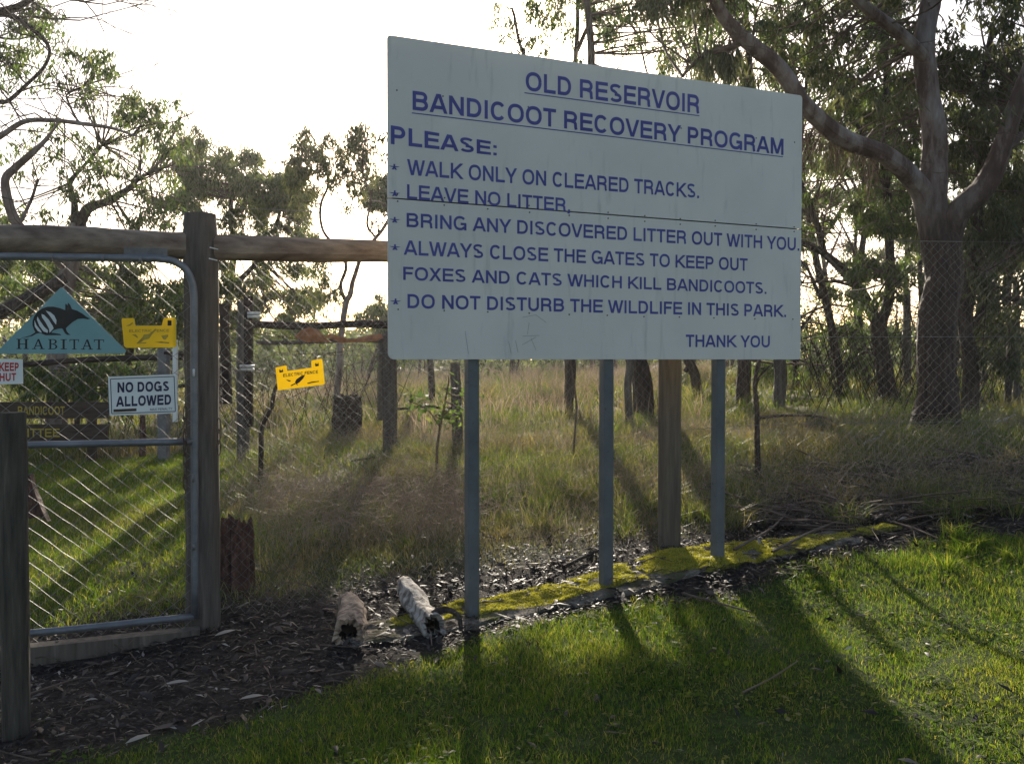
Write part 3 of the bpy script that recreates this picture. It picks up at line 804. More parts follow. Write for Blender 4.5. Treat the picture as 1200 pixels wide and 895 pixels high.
for k, (a, b) in cuts.items():
    mb = []; Fc = []
    for q in slab(k[0]):
        i0 = len(mb)
        for x, y in q:
            zx = a + (b - a) * (x if k[0] != 'I' else (x - .14) / .5); mb.append(on_plane(*z3(zx, 497 + (zx - 108) * .008 - 66 * y), OS, .0013 ))
        Fc.append(tuple(range(i0, i0 + len(q))))
    make_mesh('letter', mb, Fc, M['black'], tri)

nd = plate('no_dogs_sign', [(126.5, 441.5), (206.5, 438.5), (208, 484), (128.5, 487)], OS, M['sign_white'], .004, 'white NO DOGS ALLOWED sign wired to the gate', 'sign')
for a, b in (((129.5, 444), (204, 441)), ((204, 441), (205.5, 482)), ((205.5, 482), (131, 484.5)), ((131, 484.5), (129.5, 444))):
    v = np.array(b) - np.array(a); v = v / np.linalg.norm(v); e = np.array([-v[1], v[0]]) * .45
    pix_poly('border', [tuple(np.array(a) - e), tuple(np.array(b) - e), tuple(np.array(b) + e), tuple(np.array(a) + e)], OS, .0012, M['black'], nd)
pix_text('NO DOGS', OS, (137.5, 460), (198, 458), 448, 446.5, M['navy_dark'], nd, .045)
pix_text('ALLOWED', OS, (136, 476.5), (200.5, 474), 464.5, 462, M['navy_dark'], nd, .045)
pix_poly('sticker', [(133, 479.5), (160, 478.3), (160, 481.6), (133, 482.8)], OS, .0014, M['plank'], nd)
pix_text('MAX PENALTY', OS, (176, 481), (202, 480), 478.4, 477.2, M['steel_post'], nd, .01)

ks = plate('keep_shut_sign', [(-26, 420), (26.5, 421), (27, 449.5), (-26, 451)], OS, M['sign_white'], .004, 'small white sign with red KEEP SHUT lettering on the gate', 'sign')
pix_text('KEEP', OS, (-1, 435), (22, 434.5), 424.5, 425, M['red'], ks, .04)
pix_text('SHUT', OS, (-7, 447), (19, 446), 437, 437, M['red'], ks, .04)

def yellow(pix, off, label, toff, roo):
    r = empty('electric_fence_sign', on_plane(*np.mean(pix, 0), off), label, 'sign', 'yellow electric fence signs')
    mb = MB(); N = len(pix); pts = [on_plane(x, y, off) for x, y in pix]
    # rounded outline built as body, left ear, right ear joined in one outline
    mb.add(list(pts) + [p - FN * .003 for p in pts], [tuple(range(N))[::-1], tuple(range(N, 2 * N))] + [(i, (i + 1) % N, (i + 1) % N + N, i + N) for i in range(N)])
    mb.build('plate', M['yellow'], r); return r
y1 = yellow([(143.3, 373), (156, 372.6), (157.6, 374), (158.6, 381.8), (189.5, 381.4), (191.6, 373.6), (193, 372.6), (204.5, 372.4), (206, 374), (207, 405.5), (205, 407), (148, 407.6), (145.5, 405.5), (142.4, 375)], OS - .004,
            'level yellow electric fence sign on the gate above the NO DOGS sign', 0, 0)
o1 = OS - .004
def z4(x, y): return (120 + x / 6.39, 360 + y / 6.39)
pix_text('ELECTRIC FENCE', o1, z4(200, 188), z4(500, 184), z4(0, 168)[1], z4(0, 164)[1], M['yellow_dim'], y1, .03, name='lettering')
for shp in ([(255, 270), (300, 225), (310, 205), (350, 200), (400, 160), (405, 170), (370, 205), (350, 235), (310, 245), (290, 262)], [(220, 208), (250, 202), (268, 226), (262, 230), (240, 216)], [(440, 215), (490, 205), (495, 215), (470, 245), (455, 238)], [(390, 262), (440, 255), (500, 262), (500, 272), (440, 270)], [(255, 268), (330, 262), (328, 270), (258, 274)], [(488, 98), (518, 98), (518, 138), (488, 138)], [(175, 140), (200, 130), (225, 112), (230, 122), (205, 140)]):
    pix_poly('print', [z4(*p) for p in shp], o1, .0012, M['yellow_dim'] if shp[0][0] not in (488,) else M['black'], y1)
o2 = -.06
def z5(x, y): return (240 + x / 5.594, 330 + y / 5.594)
y2 = yellow([z5(*p) for p in [(463, 563), (530, 548), (537, 552), (541, 585), (700, 563), (698, 520), (703, 516), (766, 505), (771, 510), (787, 668), (782, 674), (484, 712), (478, 708)]], o2,
            'tilted yellow electric fence sign on the fence mesh right of the gate post', 0, 0)
pix_text('ELECTRIC FENCE', o2, z5(513, 625), z5(742, 600), z5(0, 605)[1], z5(0, 580)[1], M['black'], y2, .035)
for shp in ([(590, 660), (600, 640), (635, 615), (658, 610), (645, 635), (620, 660), (600, 672)], [(532, 640), (565, 648), (560, 655), (545, 652)], [(560, 680), (590, 665), (596, 670), (568, 685)], [(590, 665), (612, 675), (608, 680)], [(670, 664), (700, 655), (748, 650), (748, 656), (700, 664), (675, 670)], [(487, 580), (492, 574), (500, 584), (512, 572), (514, 592), (490, 597)], [(722, 540), (728, 532), (735, 542), (745, 530), (748, 552), (725, 556)]):
    pix_poly('print', [z5(*p) for p in shp], o2, .0012, M['black'], y2)

# timber sill under the gate
a = np.array([*fxy(-240, -.13)]); b = np.array([*fxy(232, -.13)]); za = P(30, 757, zf(30) - .1)[2]; zb = P(230, 738, zf(230) - .1)[2]
mb = MB(); A_ = np.array([a[0], a[1], za - .02]); B_ = np.array([b[0], b[1], zb]); u = (B_ - A_) / np.linalg.norm(B_ - A_)
mb.box((A_ + B_) / 2 + np.array([0, 0, -.035]), u, FN, np.array([0, 0, 1.0]), np.linalg.norm(B_ - A_) / 2, .05, .055, bev=.008)
tag(mb.build('timber_sill', M['wood_post']), 'long squared timber sill lying on the soil under the gate', 'sill')

# short round post at the left edge, in front
fp = empty('short_post', pg(14, 4.18), 'short round weathered timber post at the left edge in front of the gate', 'post')
M['wood_short'] = mat_noise('dark_post_timber', [(.3, (.035, .030, .024)), (.6, (.085, .072, .056)), (.8, (.15, .128, .10))], 9, (5, 5, .4), bump=.9, bdist=.012, bscale=16)  # darker tone than the other round posts
post_round(14, 4.18, 15.5, P(14, 483, 4.18)[2], 'trunk_log', M['wood_short'], fp, 21, .06)

# chains
def chain(px, py0, py1, d, label, n):
    top = P(px, py0, d); bot = P(px, py1, d)
    r = empty('lock_chain', top, label, 'chain')
    for k in range(n):
        c = top + (bot - top) * (k + .5) / n; Lk = (top[2] - bot[2]) / n * .68; wk = .011
        ax = np.array([1.0, 0, 0]) if k % 2 == 0 else np.array([.35, .94, 0])
        pts = [c + np.array([0, 0, 1]) * Lk * math.sin(a) + ax * wk * math.cos(a) for a in np.linspace(0, 2 * math.pi, 13)]
        mb = MB(); mb.tube(pts, [.0035, .0035], 5, False); mb.build('link', M['rust'], r)
    return r
chain(217, 478, 572, zf(217) - .16, 'rusty chain hanging on the gate side of the gate post', 7)
chain(256.5, 492, 531, zf(256) - .1, 'short rusty chain hanging on the right side of the gate post', 3)

# ------------------------------------------------------------------ inner (second) fence
inner = empty('inner_fence', pg(290, 11.5), 'weathered inner fence of split posts and rails with hexagon netting and insulators', 'fence')
def sqpost(px, py0, py1, d, wpx, mat, parent, name='post', lean=0, off=0):
    b = P(px, py1, d); t = P(px + lean, py0, d); b = b + (b - t) / np.linalg.norm(b - t) * .25
    w = wpx / F * d / 2; u = (t - b) / np.linalg.norm(t - b); s = np.cross(u, [0, 1, 0]); s /= np.linalg.norm(s)
    mb = MB(); mb.box((b + t) / 2, s, np.cross(s, u), u, w, w, np.linalg.norm(t - b) / 2, bev=w * .2); return mb.build(name, mat, parent)
def rpost(px, py0, py1, d, wpx, mat, parent, name='post', lean=0, seed=1, rough=.12):
    b = P(px, py1, d); t = P(px + lean, py0, d); b = b + (b - t) / np.linalg.norm(b - t) * .25
    mb = MB(); w = wpx / F * d / 2; pts = [b + (t - b) * k for k in np.linspace(0, 1, 16)]
    mb.tube(pts, [w, w, w * .9], 10, True, rough, seed); return mb.build(name, mat, parent)
rpost(285, 352, 530, 11.55, 15, M['wood_grey'], inner, seed=3)
sqpost(291.5, 347.5, 475, 11.3, 9, M['wood_dark'], inner, 'upright')
for (x0, x1, y) in ((290, 305, 369), (281, 298, 431)):
    for dy in (-2, 2):
        mb = MB(); mb.tube([P(x0, y + dy, 11.2), P(x1, y + dy, 11.2)], [.016, .016], 8); mb.build('insulator', M['insul'], inner, smooth=True)
sqpost(266, 356, 447, 10.8, 9, M['wood_dark'], inner, 'batten', lean=-4)
rpost(457, 388, 520, 11.5, 17, M['wood_grey'], inner, seed=5, rough=.08)
rpost(446, 392, 470, 12.5, 8, M['wood_post'], inner, seed=6)
rpost(537, 425, 527, 11.8, 13, M['wood_grey'], inner, seed=7, lean=-4)
def rbar(a, b, d0, d1, wpx, mat, parent, name='rail', seed=1, rough=.12):
    A = P(*a, d0); B = P(*b, d1); t = np.linspace(0, 1, 14)[:, None]; pts = A * (1 - t) + B * t
    pts[:, 2] += .012 * np.sin(t[:, 0] * 8 + seed)
    mb = MB(); mb.tube(pts, [wpx / F * d0 / 2] * 2, 9, True, rough, seed); return mb.build(name, mat, parent)
rbar((294, 381), (470, 381), 11.5, 11.5, 9, M['wood_dark'], inner, seed=2)
rbar((300, 401), (540, 399), 11.6, 11.8, 5, M['wood_grey'], inner, seed=4)
rbar((459, 478), (535, 477), 11.5, 11.8, 3, M['wood_dark'], inner, seed=4)
wire([P(250, 422, 10.8), P(285, 424, 11.4)], .006, 'wire', M['rust'], inner)
wire([P(250, 400, 10.8), P(290, 399, 11.4)], .004, 'wire', M['rust'], inner)
wire([P(440, 414, 9), P(500, 409, 8), P(557, 402, 7)], .003, 'wire', M['net'], inner)
ib = lambda a, b, d, zt_, zb_: None
fb, L = seg_base(P(296, 400, 11.35)[:2], P(560, 400, 11.35)[:2], lambda x, y: 0 * x + P(300, 530, 11.35)[2])
hexnet('netting', fb, L, P(300, 366, 11.35)[2] - P(300, 530, 11.35)[2], .085, .0019, M['net'], inner, seed=3)
fb, L = seg_base(P(253, 400, 10.9)[:2], P(292, 400, 11.2)[:2], lambda x, y: 0 * x + P(300, 530, 11.35)[2])
chainlink('netting', fb, L, P(300, 380, 11.35)[2] - P(300, 530, 11.35)[2], .05, .05, .0028, M['net'], inner, seed=13)
# orange bark slab on the rail
def bark(name, pts_pix, d, mat, label, cat, thick=.02, seed=0, parent=None, rot=0):
    rg = np.random.default_rng(seed)
    fr_ = [P(x, y, d) + np.array([0, rg.uniform(-.04, .04), 0]) for x, y in pts_pix]; N = len(fr_)
    mb = MB(); mb.add(fr_ + [p + np.array([0, thick, 0]) for p in fr_], [tuple(range(N))[::-1], tuple(range(N, 2 * N))] + [(i, (i + 1) % N, (i + 1) % N + N, i + N) for i in range(N)])
    o = mb.build(name, mat, parent)
    if label: tag(o, label, cat)
    return o
bark('bark_slab', [(345, 394), (352, 387), (362, 383), (372, 386), (381, 395), (388, 401), (360, 401), (348, 397)], 11.3, M['orange_bark'], 'orange bark slab caught on the inner fence rail beside the tilted yellow sign', 'bark', seed=1, thick=.04)
bark('bark_slab', [(380, 394), (388, 391), (400, 396), (412, 398), (430, 393), (446, 391), (449, 396), (440, 400), (400, 402)], 11.32, M['orange_bark'], 'long orange bark slab on the inner fence rail against the netted post', 'bark', seed=2, thick=.04)

# things beyond the gate
def dlin(a, b): return lambda x: a + (b - a) * (x / 220)
back = empty('yard_fence', pg(190, 12), 'dark rail and grey metal posts of the yard fence seen through the gate', 'fence')
rbar((-80, 432), (215, 417), 11.9, 12.1, 7, M['wood_dark'], back, seed=9)
sqpost(192, 408, 515, 12, 12, M['cork'], back, 'post')
sqpost(-30, 408, 520, 12, 12, M['cork'], back, 'post')
sqpost(205.5, 398, 470, 11.6, 5, M['sign_white'], back, 'post_sleeve')
rpost(167, 486, 512, 12.3, 7, M['rotten'], back, 'stake', seed=4)
fb, L = seg_base(P(193, 400, 11.8)[:2], P(262, 400, 11.6)[:2], lambda x, y: 0 * x + .45)
chainlink('wire_mesh', fb, L, 1.35, .055, .05, .004, M['net'], back, seed=15)
for z_, (y0, y1) in enumerate(((414, 414), (452, 451))):
    rbar((193, y0), (265, y1), 11.8, 11.6, 4, M['wood_dark'], back, seed=9 + z_)
ps = empty('plank_sign', pg(100, 12.4), 'dark two plank timber sign with routed yellow letters seen through the gate', 'sign')
for (y0, y1, ta, tb, s, x0, x1, q0, q1) in ((471, 490, 486, 476, 'BANDICOOT', -60, 128, 21, 76), (497, 517, 512, 502, 'COMMITTEE', -60, 127, -12, 70)):
    A = P((x0 + x1) / 2, (y0 + y1) / 2, 12.2); hx = (x1 - x0) / 2 / F * 12.2; hz = (y1 - y0) / 2 / F * 12.2
    mb = MB(); mb.box(A, np.array([1, 0, 0]), np.array([0, 1, 0]), np.array([0, 0, 1.0]), hx, .03, hz, bev=.006); mb.build('plank', M['plank'], ps)
    V, Fc = text_verts(s, .02)
    t = (V[:, 0] - V[:, 0].min()) / np.ptp(V[:, 0]); h = V[:, 1]
    X0 = P(q0, ta, 12.165); X1 = P(q1, ta, 12.165); c = P(q0, tb, 12.165)[2] - X0[2]
    W = X0 + (X1 - X0) * t[:, None] + np.array([0, 0, c]) * h[:, None] - np.array([0, 1.0, 0]) * V[:, 2:3]
    make_mesh('lettering', W, Fc, M['yellow_dim'], ps)
for px in (108, -35): sqpost(px, 470, 530, 12.35, 9, M['plank'], ps, 'post')
# rough fallen limb leaning, behind the triangle sign
mb = MB(); mb.tube(catmull([P(-60, 392, 13.6), P(0, 366, 13.7), P(38, 347, 13.8), P(78, 326, 13.9)], 6), [.105, .098, .085], 10, True, .15, 3)
ll = mb.build('leaning_limb', M['bark']); tag(ll, 'broken bark covered limb leaning behind the triangular sign', 'branch')

# ------------------------------------------------------------------ concrete strip, moss, logs, stumps
ua = b_uv(557, 421)[0]; 
def strip_pt(u, w, dz): 
    p = b_pt(u, 0, 0)[:2] + BN[:2] * w; return np.array([p[0], p[1], float(G(p[0], p[1])) + dz])
nU, nW = 64, 10; U0, U1 = -.30, W_ + .55
Vs = []; 
for i in range(nU + 1):
    u = U0 + (U1 - U0) * i / nU
    e0 = .16 + .03 * math.sin(u * 5) + .02 * math.sin(u * 17); e1 = -.22 + .03 * math.sin(u * 4 + 2)
    if u < .1: e0 += .06
    for j in range(nW + 1):
        w = e0 + (e1 - e0) * j / nW
        dz = (.016 if 0 < j < nW else -.07) - (.08 if i in (0, nU) else 0)
        Vs.append(strip_pt(u, w - .03 + (.01 if j == 0 else 0), dz + .006 * math.sin(u * 13 + j) ))
Fs = [(i * (nW + 1) + j, i * (nW + 1) + j + 1, (i + 1) * (nW + 1) + j + 1, (i + 1) * (nW + 1) + j) for i in range(nU) for j in range(nW)]
conc = make_mesh('concrete_footing', Vs, Fs, M['concrete'])
tag(conc, 'low cracked concrete strip under the notice board posts partly covered in moss', 'concrete strip')

def moss_patch(N):
    u = rng.uniform(.05, U1 + .35, N); w = rng.uniform(-.34, .2, N)
    x = b_pt(0, 0)[0] + BU[0] * u + BN[0] * w; y = b_pt(0, 0)[1] + BU[1] * u + BN[1] * w
    lo = np.interp(u, [0, .45, 1.4, 2.0, 2.3, 3.3], [-.14, -.25, -.27, -.34, -.3, -.1]); hi = np.interp(u, [0, .45, 1.0, 1.9, 2.3, 2.9, 3.3], [-.02, -.04, .02, .02, .16, .12, .0])
    k = (w > lo) & (w < hi) & (n2(x, y, 9, 12) + .4 * n2(x, y, 25, 13) > -.55)
    x, y = x[k], y[k]
    h = .030 + .016 * np.clip(n2(x, y, 14, 21), -1, 1)
    return np.stack([x, y, G(x, y) + h - .008], 1)
mp = moss_patch(90000)
ms = blades('moss', mp, rng.uniform(.007, .016, len(mp)), rng.uniform(.003, .006, len(mp)), M['moss'], lean=1.2, seed=31)
tag(ms, 'bright yellow green moss along the concrete strip', 'moss', kind='stuff')
# mossy cushions under the tufts
nU2, nW2 = 150, 26; V2 = []; keep = []
for i in range(nU2 + 1):
    u = .02 + (U1 + .38) * i / nU2
    lo = np.interp(u, [0, .45, 1.4, 2.0, 2.3, 3.3], [-.14, -.25, -.27, -.34, -.3, -.1]); hi = np.interp(u, [0, .45, 1.0, 1.9, 2.3, 2.9, 3.3], [-.02, -.04, .02, .02, .16, .12, .0])
    for j in range(nW2 + 1):
        w = lo + (hi - lo) * j / nW2; p = b_pt(u, 0)[:2] + BN[:2] * w
        nz = float(n2(np.array(p[0]), np.array(p[1]), 9, 12) + .4 * n2(np.array(p[0]), np.array(p[1]), 25, 13))
        h = .030 + .016 * float(np.clip(n2(np.array(p[0]), np.array(p[1]), 14, 21), -1, 1)) - .006
        edge = min(1, j / 3, (nW2 - j) / 3)
        h = -.02 + (h + .02) * edge if nz > -.55 else -.02
        V2.append((p[0], p[1], float(G(p[0], p[1])) + h))
F2 = [(i * (nW2 + 1) + j, i * (nW2 + 1) + j + 1, (i + 1) * (nW2 + 1) + j + 1, (i + 1) * (nW2 + 1) + j) for i in range(nU2) for j in range(nW2)]
M['moss_base'] = mat_noise('moss_cushion', [(.3, (.045, .04, .015)), (.5, (.18, .165, .03)), (.8, (.36, .31, .06))], 40, bump=1, bdist=.01, bscale=90)
mc = make_mesh('moss_cushions', V2, F2, M['moss_base']); tag(mc, 'dense moss cushions on the concrete strip', 'moss', kind='stuff')

def ragged_log(name, pts, rad, mat, label, cat, seed, n=34, hollow=True, jag=.05, endmat=None):
    """log with uneven bark and a ragged hollow end facing the viewer (last point)"""
    pts = catmull(pts, 14); root = empty(name, pts[0], label, cat)
    V, Fc = tube_geo(pts, rad, n, False, .30, seed); V = np.array(V); m = len(pts)
    rg = np.random.default_rng(seed); T = pts[-1] - pts[-2]; T /= np.linalg.norm(T)
    V[-n:] += T * rg.uniform(-jag, jag, n)[:, None]; V[:n] -= T * rg.uniform(-jag, jag, n)[:, None] * .6
    Fc = list(Fc) + [tuple(range(n))[::-1]]
    mb = MB(); mb.add(V, Fc); mb.build('bark', mat, root, smooth=True)
    rI = np.interp(1, [0, 1], [rad[0], rad[-1]]) * .72
    cV, cF = tube_geo([pts[-1] - T * .0 , pts[-1] - T * .12], [rad[-1] * .8, rad[-1] * .55], n, True, .2, seed + 1)
    # ring joining the outer edge to the hollow core
    ringV = list(V[-n:]) + list(cV[:n]); c = np.mean(V[-n:], 0)
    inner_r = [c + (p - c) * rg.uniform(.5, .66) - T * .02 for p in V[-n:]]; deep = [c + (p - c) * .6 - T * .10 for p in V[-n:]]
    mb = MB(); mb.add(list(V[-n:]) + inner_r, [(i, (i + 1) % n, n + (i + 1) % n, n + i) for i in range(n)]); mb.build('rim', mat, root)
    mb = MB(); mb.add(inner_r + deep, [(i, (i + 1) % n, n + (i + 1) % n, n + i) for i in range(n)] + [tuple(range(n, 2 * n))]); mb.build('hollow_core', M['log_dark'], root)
    return root
def gpl(px, py, dz): p = gp(px, py); return p + np.array([0, 0, dz])
ragged_log('fallen_log', [gpl(408, 716, .06), gpl(414, 728, .06), gpl(409, 755, .055)], [.056, .075, .08], M['log_tan'], 'short tan log with a ragged end lying on leaf litter left of the bleached log', 'log', 4, jag=.03)
ragged_log('fallen_log', [gpl(474, 704, .10), gpl(484, 717, .075), gpl(494, 730, .06), gpl(508, 746, .055)], [.055, .075, .062, .075], M['log_pale'], 'bleached whitish hollow log with a curled end beside the left steel post', 'log', 9, jag=.05)
# curled bark lip of the bleached log
p0 = gpl(505, 745, .10)
lip = catmull([p0, p0 + np.array([.07, -.01, .045]), p0 + np.array([.15, -.02, .02]), p0 + np.array([.17, -.05, -.05])], 5)
mb = MB(); mb.tube(lip, [.025, .016, .012], 8, True, .2, 4); tag(mb.build('bark_curl', M['bark']), 'dark curled bark strip at the open end of the bleached log', 'bark')

def stump(name, px, py, d, wpx, hpx, mat, label, seed, jag=.08, rings=14, n=40):
    b = P(px, py, d); w = wpx / F * d / 2; h = hpx / F * d; g0 = float(G(b[0], b[1])); h += max(0, b[2] - g0); b[2] = min(b[2], g0); rg = np.random.default_rng(seed)
    root = empty(name, b, label, 'stump')
    V = []; tops = rg.uniform(-jag, jag, n); groove = rg.choice([1.0, .9, .78], n)
    for i in range(rings + 1):
        t = i / rings
        for k in range(n):
            a = 2 * math.pi * k / n; z = -.12 + (h + .12) * t + (tops[k] * t ** 3)
            r = w * (1.12 - .15 * t + .08 * mnoise.noise(Vector((math.cos(a) * 2 + seed, math.sin(a) * 2, z * 5)))) * (groove[k]) * (1 + .05 * rg.normal() * .6)
            V.append(b + np.array([math.cos(a) * r, math.sin(a) * r, z]))
    Fc = [(i * n + k, i * n + (k + 1) % n, (i + 1) * n + (k + 1) % n, (i + 1) * n + k) for i in range(rings) for k in range(n)]
    mb = MB(); mb.add(V, Fc); mb.build('shell', mat, root)
    top = V[-n:]; c = np.mean(top, 0); inn = [c + (np.array(p) - c) * .6 - np.array([0, 0, .08]) for p in top]
    mb = MB(); mb.add(list(top) + inn + [tuple(c - np.array([0, 0, .1]))], [(i, (i + 1) % n, n + (i + 1) % n, n + i) for i in range(n)] + [(n + i, n + (i + 1) % n, 2 * n) for i in range(n)])
    mb.build('broken_top', mat, root); return root
stump('tree_stump', 278, 676, 6.3, 40, 66, M['rotten'], 'crumbling reddish rotten stump beside the gate post', 3, jag=.05)
stump('tree_stump', 407, 505, 13.4, 34, 42, M['bark'], 'dark grey stump in the grass behind the tilted yellow sign', 6, jag=.03)
bark('bark_slab', [(27, 560), (33, 556), (38, 570), (44, 582), (53, 600), (56, 611), (46, 604), (38, 607), (30, 600), (26, 588)], 7.2, M['rotten'], 'red brown rotten bark slab on the grass behind the short left post', 'bark', seed=5, thick=.06)

# ------------------------------------------------------------------ trees
COVER = 2.45
class Tree:
    def __init__(s, name, label, px, d, group=None, cat='tree'):
        s.base = pg(px, d); s.root = empty(name, s.base, label, cat, group)
        s.kd = 1.0; s.nodes = []; s.tw = [[], [], []]; s.lf = []; s.n = 0
    def limb(s, pix, r, name='branch', mat='bark', n=10, rough=.08, seed=0, ground=False, step=6):
        """pix: (px,py,depth) list; r radii in photo pixels"""
        pix = [(a, b, c * s.kd) for a, b, c in pix]; pts = [P(*p) for p in pix]
        if ground: 
            b = pg(pix[0][0], pix[0][2], -.2); pts = [b] + pts[1:] if pts[0][2] < b[2] + .4 else [b] + pts
        w = catmull(pts, step)
        wob = np.array([[mnoise.noise(Vector(tuple(p * 1.4 + seed))), mnoise.noise(Vector(tuple(p * 1.4 + 50 + seed))), 0] for p in w]) * .05
        wob[0] = 0; wob[-1] = 0; w = w + wob
        rad = [q / F * pix[min(i, len(pix) - 1)][2] / 2 for i, q in enumerate(r)]
        mb = MB(); mb.tube(w, rad, n, True, rough, seed + 1); o = mb.build(name, M[mat], s.root, smooth=False)
        s.nodes.append(w); return o
    def cluster(s, c, r, cover=1.0, attach=True, leaf=(.12, .030), flat=.8, droop=.7, tw=.05):
        c = np.asarray(c, float); rr = np.array([r, r, r * flat])
        L, W = leaf; n = int(COVER * cover * math.pi * r * r * flat / (L * W * .42)); n = max(n, 6)
        ntw = max(4, n // 22)
        q = rng.normal(size=(ntw, 3)); q /= np.linalg.norm(q, axis=1)[:, None]; q *= rng.uniform(.35, 1, (ntw, 1)) ** .5
        ends = c + q * rr
        if attach and s.nodes:
            N = np.concatenate(s.nodes); k = ((N - c) ** 2 * np.array([1, 1, .7])).sum(1).argmin(); b = N[k]
            mid = (b + c) / 2 + rng.normal(0, .12, 3) * np.linalg.norm(c - b) * .6
            pth = catmull([b, mid, c], 5); rr0 = .006 + .008 * min(3, np.linalg.norm(c - b))
            for i in range(len(pth) - 1):
                s.tw[0].append(pth[i]); s.tw[1].append(pth[i + 1]); s.tw[2].append(rr0 * (1 - i / len(pth) * .6))
        st = c + (ends - c) * .0 + rng.normal(0, .12 * r, (ntw, 3))
        midp = (st + ends) / 2 + np.array([0, 0, .12 * r]) + rng.normal(0, .06 * r, (ntw, 3))
        for a, m_, e in zip(st, midp, ends):
            s.tw[0] += [a, m_]; s.tw[1] += [m_, e]; s.tw[2] += [.005 + tw * .02, .003]
        t = rng.uniform(.25, 1.08, (n, 1)); i = rng.integers(0, ntw, n)
        a = st[i] * (1 - t) + ends[i] * t + np.array([0, 0, .45 * r]) * (t * (1 - t))
        a += rng.normal(0, .045 + .04 * r, (n, 3))
        s.lf.append(leaves_geo(a, L, W, droop))
    def spray(s, n, seed, lo=.3, hi=.9, drop=.1):
        """fine crooked branchlets leaving the limbs"""
        rg = np.random.default_rng(seed); N = [w for w in s.nodes[1:] or s.nodes]
        for _ in range(n):
            w = N[rg.integers(len(N))]; p = w[rg.integers(len(w) // 4, len(w))].copy(); d = rg.normal(size=3); d[2] = abs(d[2]) * .6; d /= np.linalg.norm(d); L = rg.uniform(lo, hi); r = .004 + .006 * L
            for k in range(5):
                q = p + d * L / 5; s.tw[0].append(p); s.tw[1].append(q); s.tw[2].append(r * (1 - k * .17))
                if k in (1, 2, 3):
                    e = d + rg.normal(0, .6, 3); e /= np.linalg.norm(e); s.tw[0].append(q); s.tw[1].append(q + e * L * .25); s.tw[2].append(r * .5)
                d = d + rg.normal(0, .28, 3) - np.array([0, 0, drop]); d /= np.linalg.norm(d); p = q
    def pc(s, px, py, d, rpx, cover=1.0, **k):
        d = d * s.kd; s.cluster(P(px, py, d), rpx / F * d, cover, **k)
    def finish(s, mat='leaf', name='crown'):
        if s.tw[0]:
            seg_mesh('twigs', s.tw[0], s.tw[1], s.tw[2], M['twig'], s.root, 3, kind='stuff')
        if s.lf:
            V = np.concatenate([a for a, _ in s.lf]); make = np.arange(len(V)).reshape(-1, 4)
            o = make_mesh(name, V, make, M[mat], s.root); o['kind'] = 'stuff'
        return s.root
def scatter(tree, boxes, cnt, dr, rpx, cover, seed, **k):
    """clusters scattered through picture-sized regions of the tree's crown, at real depths"""
    rg = np.random.default_rng(seed)
    for (x0, y0, x1, y1, w) in boxes:
        for _ in range(int(cnt * w)):
            tree.pc(rg.uniform(x0, x1), rg.uniform(y0, y1), rg.uniform(*dr), rg.uniform(*rpx), cover * rg.uniform(.5, 1.4), **k)

# A main gum on the right
T = Tree('gum_tree', 'big smooth limbed gum tree with a dark thick trunk right of the notice board', 1098, 11)
T.limb([(1098, 520, 11), (1097, 490, 11), (1098, 440, 11), (1101, 380, 11), (1103, 320, 11), (1103, 280, 11)], [74, 56, 44, 41, 42, 42, 38], 'trunk', 'gumtree', 24, .13, 1, ground=True, step=9)
T.limb([(1101, 318, 11), (1098, 285, 11), (1088, 232, 10.95), (1070, 207, 10.8), (1035, 182, 10.6), (985, 160, 10.4), (945, 125, 10.2), (915, 80, 10), (880, 52, 9.9), (852, 25, 9.8), (835, -8, 9.7), (822, -60, 9.6), (800, -140, 9.5)], [32, 31, 27, 24, 21, 22, 20, 19, 18, 16, 14, 12, 8], 'limb', 'gumtree', 16, .1, 2)
T.limb([(1103, 322, 11), (1101, 285, 11), (1097, 230, 11), (1095, 170, 11), (1087, 105, 11), (1086, 50, 11), (1092, 0, 11), (1098, -70, 11.1), (1090, -160, 11.2)], [34, 35, 31, 28, 25, 24, 22, 18, 10], 'limb', 'gumtree', 16, .1, 3)
T.limb([(1092, 80, 11), (1075, 58, 10.9), (1045, 32, 10.8), (1012, 8, 10.7), (985, -25, 10.6), (960, -80, 10.5)], [15, 15, 14, 13, 10, 7], 'limb', 'gumtree', 12, .08, 4)
T.limb([(1105, 318, 11), (1108, 285, 11), (1122, 250, 10.9), (1148, 222, 10.8), (1168, 185, 10.7), (1188, 135, 10.6), (1215, 70, 10.5), (1240, 0, 10.4)], [32, 31, 28, 26, 23, 20, 17, 13], 'limb', 'gumtree', 16, .1, 5)
T.limb([(1170, 190, 10.7), (1188, 170, 10.9), (1225, 130, 11.2)], [10, 8, 5], 'limb', 'gumtree', 8, .05, 6)
T.limb([(872, 48, 9.9), (850, 58, 10), (825, 66, 10.2), (800, 90, 10.3)], [9, 8, 6, 4], 'limb', 'twig', 8, .2, 7)
scatter(T, [(850, -120, 1220, -20, 1), (760, -80, 860, 15, .4)], 36, (9.5, 12), (22, 40), .8, 3)
scatter(T, [(900, 0, 1080, 90, 1), (1100, 0, 1200, 150, 1.2), (960, 90, 1080, 190, .8)], 34, (10.5, 13.5), (9, 22), .5, 4)
T.spray(90, 6, .4, 1.3)
# hanging strips of dead foliage under the left limb
for (x, y, d, c) in ((848, 62, 10.1, 2.0), (835, 74, 10.1, 1.5), (862, 76, 10.1, 1.6), (875, 92, 10.1, 1.2), (822, 80, 10.2, 1.0)):
    T.pc(x, y, d, 20, c * .75, leaf=(.16, .02), droop=.95)
T.finish('leaf_olive')
